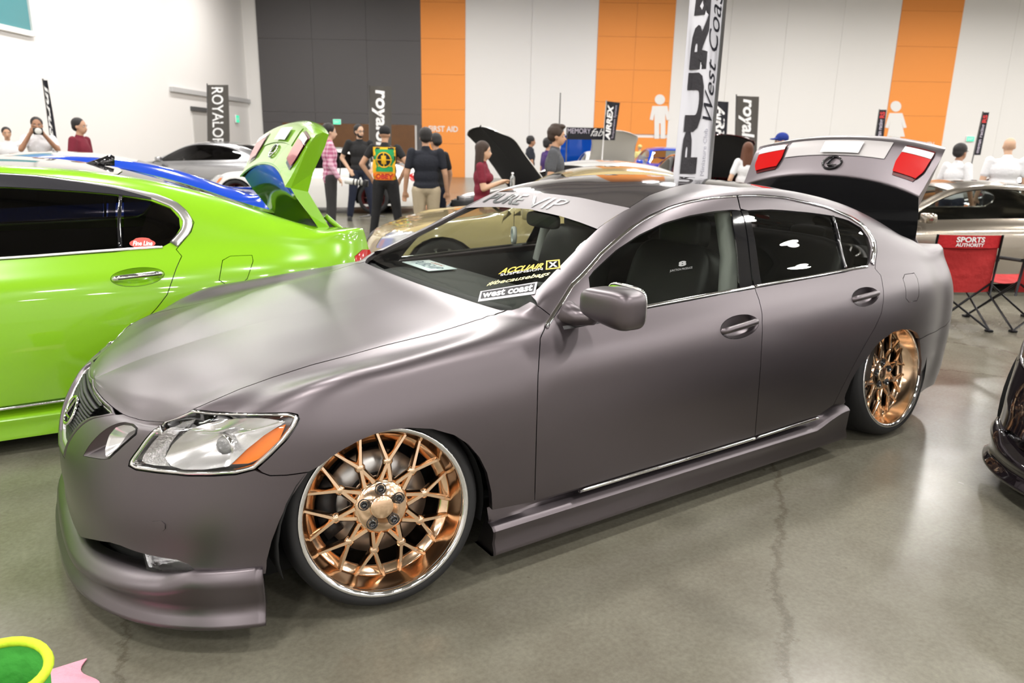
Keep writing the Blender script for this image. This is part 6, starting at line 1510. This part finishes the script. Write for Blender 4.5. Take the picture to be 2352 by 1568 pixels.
for s, x0, x1, y0, y1, lab in (('FIRST AID', 985, 1052, 302, 290, 'white first aid lettering low on the orange stripe'), ('WOMEN', 2098, 2144, 338, 326, 'white women lettering low on the orange wall stripe')):
    a, b = wall_px(x0, y0)-HF*.06, wall_px(x1, y1)-HF*.06; t = wall_thing('wall_lettering', lab, 'sign', a); wd = float(np.dot(b-a, HR)); tv, tf_ = fit_text(s, wd, b[2]-a[2], bold=.02); obj('lettering', (np.stack([tv[:, 0], np.zeros(len(tv)), tv[:, 1]], -1), tf_), WALLWHITE, t, False)
# red folding chairs
REDC = cloth('red_canvas', (.42, .022, .022), bump=(12, .5, .03)); REDB = cloth('red_band', (.50, .015, .02))
def camp_chair(label, loc, rz):
    t = thing('folding_chair', label, 'chair', loc, rz, 'red folding chairs')
    # x right, y towards the viewer (the chair's back), z up
    G = np.array([[(x, .04*math.cos(x*5)+.03*(z-.3)+.012*math.sin(9*x+7*z), z) for z in np.linspace(.33, .80, 10)] for x in np.linspace(-.27, .27, 14)])
    V, F = grid(G); obj('backrest', join((V, F), (V-[0, .006, 0], [f[::-1] for f in F])), REDC, t)
    G2 = np.array([[(x, .04*math.cos(x*5)+.03*(z-.3)+.018, z) for z in np.linspace(.70, .805, 4)] for x in np.linspace(-.275, .275, 14)]); V, F = grid(G2); obj('back_band', join((V, F), (V-[0, .004, 0], [f[::-1] for f in F])), REDB, t)
    for s, z0, h in (('SPORTS', .748, .045), ('AUTHORITY', .712, .030)):
        tv, tf_ = fit_text(s, .24, h, bold=.03); obj('lettering', (np.array([(.12-x, .04*math.cos((x-.12)*5)+.03*(z0+y-.3)+.022, z0+y) for x, y, _ in tv]), tf_), WHITE, t, False)
    G = np.array([[(x, -.02-y, .40-.04*math.sin(PI*min(1, y/.45))+.02*abs(x)) for y in np.linspace(0, .45, 8)] for x in np.linspace(-.26, .26, 8)]); V, F = grid(G); obj('seat', join((V, F), (V-[0, 0, .005], [f[::-1] for f in F])), REDC, t)
    BT = mat('chair_tube_black', (.015, .015, .018), .4, .5)
    for s in (-1, 1):
        obj('leg', tube([(s*.29, .08, .015), (s*.29, -.50, .42)], .009, 6), BT, t); obj('leg', tube([(s*.29, -.50, .015), (s*.28, .02, .42)], .009, 6), BT, t)
        obj('back_post', tube([(s*.28, .02, .30), (s*.275, .055, .81)], .010, 6), BT, t); obj('back_leg', tube([(s*.29, .08, .015), (-s*.26, .03, .40)], .009, 6), BT, t)
        obj('front_leg', tube([(s*.29, -.50, .015), (-s*.26, -.46, .40)], .009, 6), BT, t); obj('armrest', tube([(s*.29, .03, .60), (s*.30, -.45, .58)], .016, 6), cloth('strap_black', (.015, .015, .015)), t)
        obj('foot', box(.05, .05, .02, (s*.29, .08, .01), .005), BT, t); obj('foot', box(.05, .05, .02, (s*.29, -.50, .01), .005), BT, t)
    return t
camp_chair('red folding chair with white lettering standing next to the tail of the grey sedan', hall(3.72, 6.15), HROT+PI+.06)
camp_chair('red folding chair with white lettering beside the other chair, farther from the grey sedan', hall(4.50, 6.20), HROT+PI+.10)
for o in [o for o in bpy.data.objects if o.name.startswith('folding_chair')]: o.rotation_euler[2] = o.rotation_euler[2]
# lime basket and pink cloth at the photographer's feet
cb = at(-22, 1556, Z=.30); t = thing('fabric_basket', 'green fabric basket with lime rolled rim beside pink cloth', 'basket', (cb[0], cb[1], 0), .4)
LIMEC = cloth('lime_rim', (.55, .72, .03)); GRC = cloth('basket_green', (.06, .36, .05)); PINK = cloth('pink_cloth', (.80, .36, .46))
a = np.linspace(0, 2*PI, 33); rr = lambda z: .10+.02*z
obj('basket_wall', lathe([(.085, .005), (.095, .1), (.105, .2), (.112, .305), (.106, .30), (.095, .15), (.08, .02), (0, .02)], 32), GRC, t); obj('basket_rim', tube(np.stack([.110*np.cos(a), .110*np.sin(a), .305+.006*np.sin(2*a)], -1), .011, 8, False), LIMEC, t)
c2 = at(28, 1622, Z=.02)
G = []
for u in np.linspace(0, 1, 26):
    G.append([(c2[0]+.30*(u-.5)*1.2+.02*math.sin(9*v_), c2[1]+.26*(v_-.5), .006+.030*math.sin(PI*v_)*math.sin(PI*u)*(1+.6*math.sin(14*u+5*v_))) for v_ in np.linspace(0, 1, 20)])
G = np.array(G); c0 = np.array([c2[0], c2[1], 0]); V, F = grid(G-c0); pk = obj('pink_cloth', join((V, F), (V-[0, 0, .004], [f[::-1] for f in F])), PINK, None); pk.location = c0; tag(pk, 'pink cloth lying crumpled on the floor beside the green basket', 'cloth')

# cool box and crate between the parked cars on the right
def cool_box(label, loc, rz, mt, lidm):
    t = thing('cool_box', label, 'box', loc, rz)
    obj('box_body', box(.55, .36, .34, (0, 0, .17), .025), mt, t); obj('lid', box(.57, .38, .07, (0, 0, .375), .02), lidm, t)
    obj('handle', tube(smooth_path([(-.29, 0, .30), (-.32, 0, .36), (-.2, 0, .44), (.2, 0, .44), (.32, 0, .36), (.29, 0, .30)], 5), .012, 6), lidm, t)
    return t
cool_box('red cool box standing in front of the black saloon', hall(5.55, 10.9), HROT, mat('red_plastic', (.55, .02, .02), .35), mat('red_plastic', (.55, .02, .02), .35))
cool_box('blue cool box standing in front of the black saloon', hall(6.45, 11.2), HROT+.2, mat('blue_plastic', (.01, .04, .50), .35), WHITE)
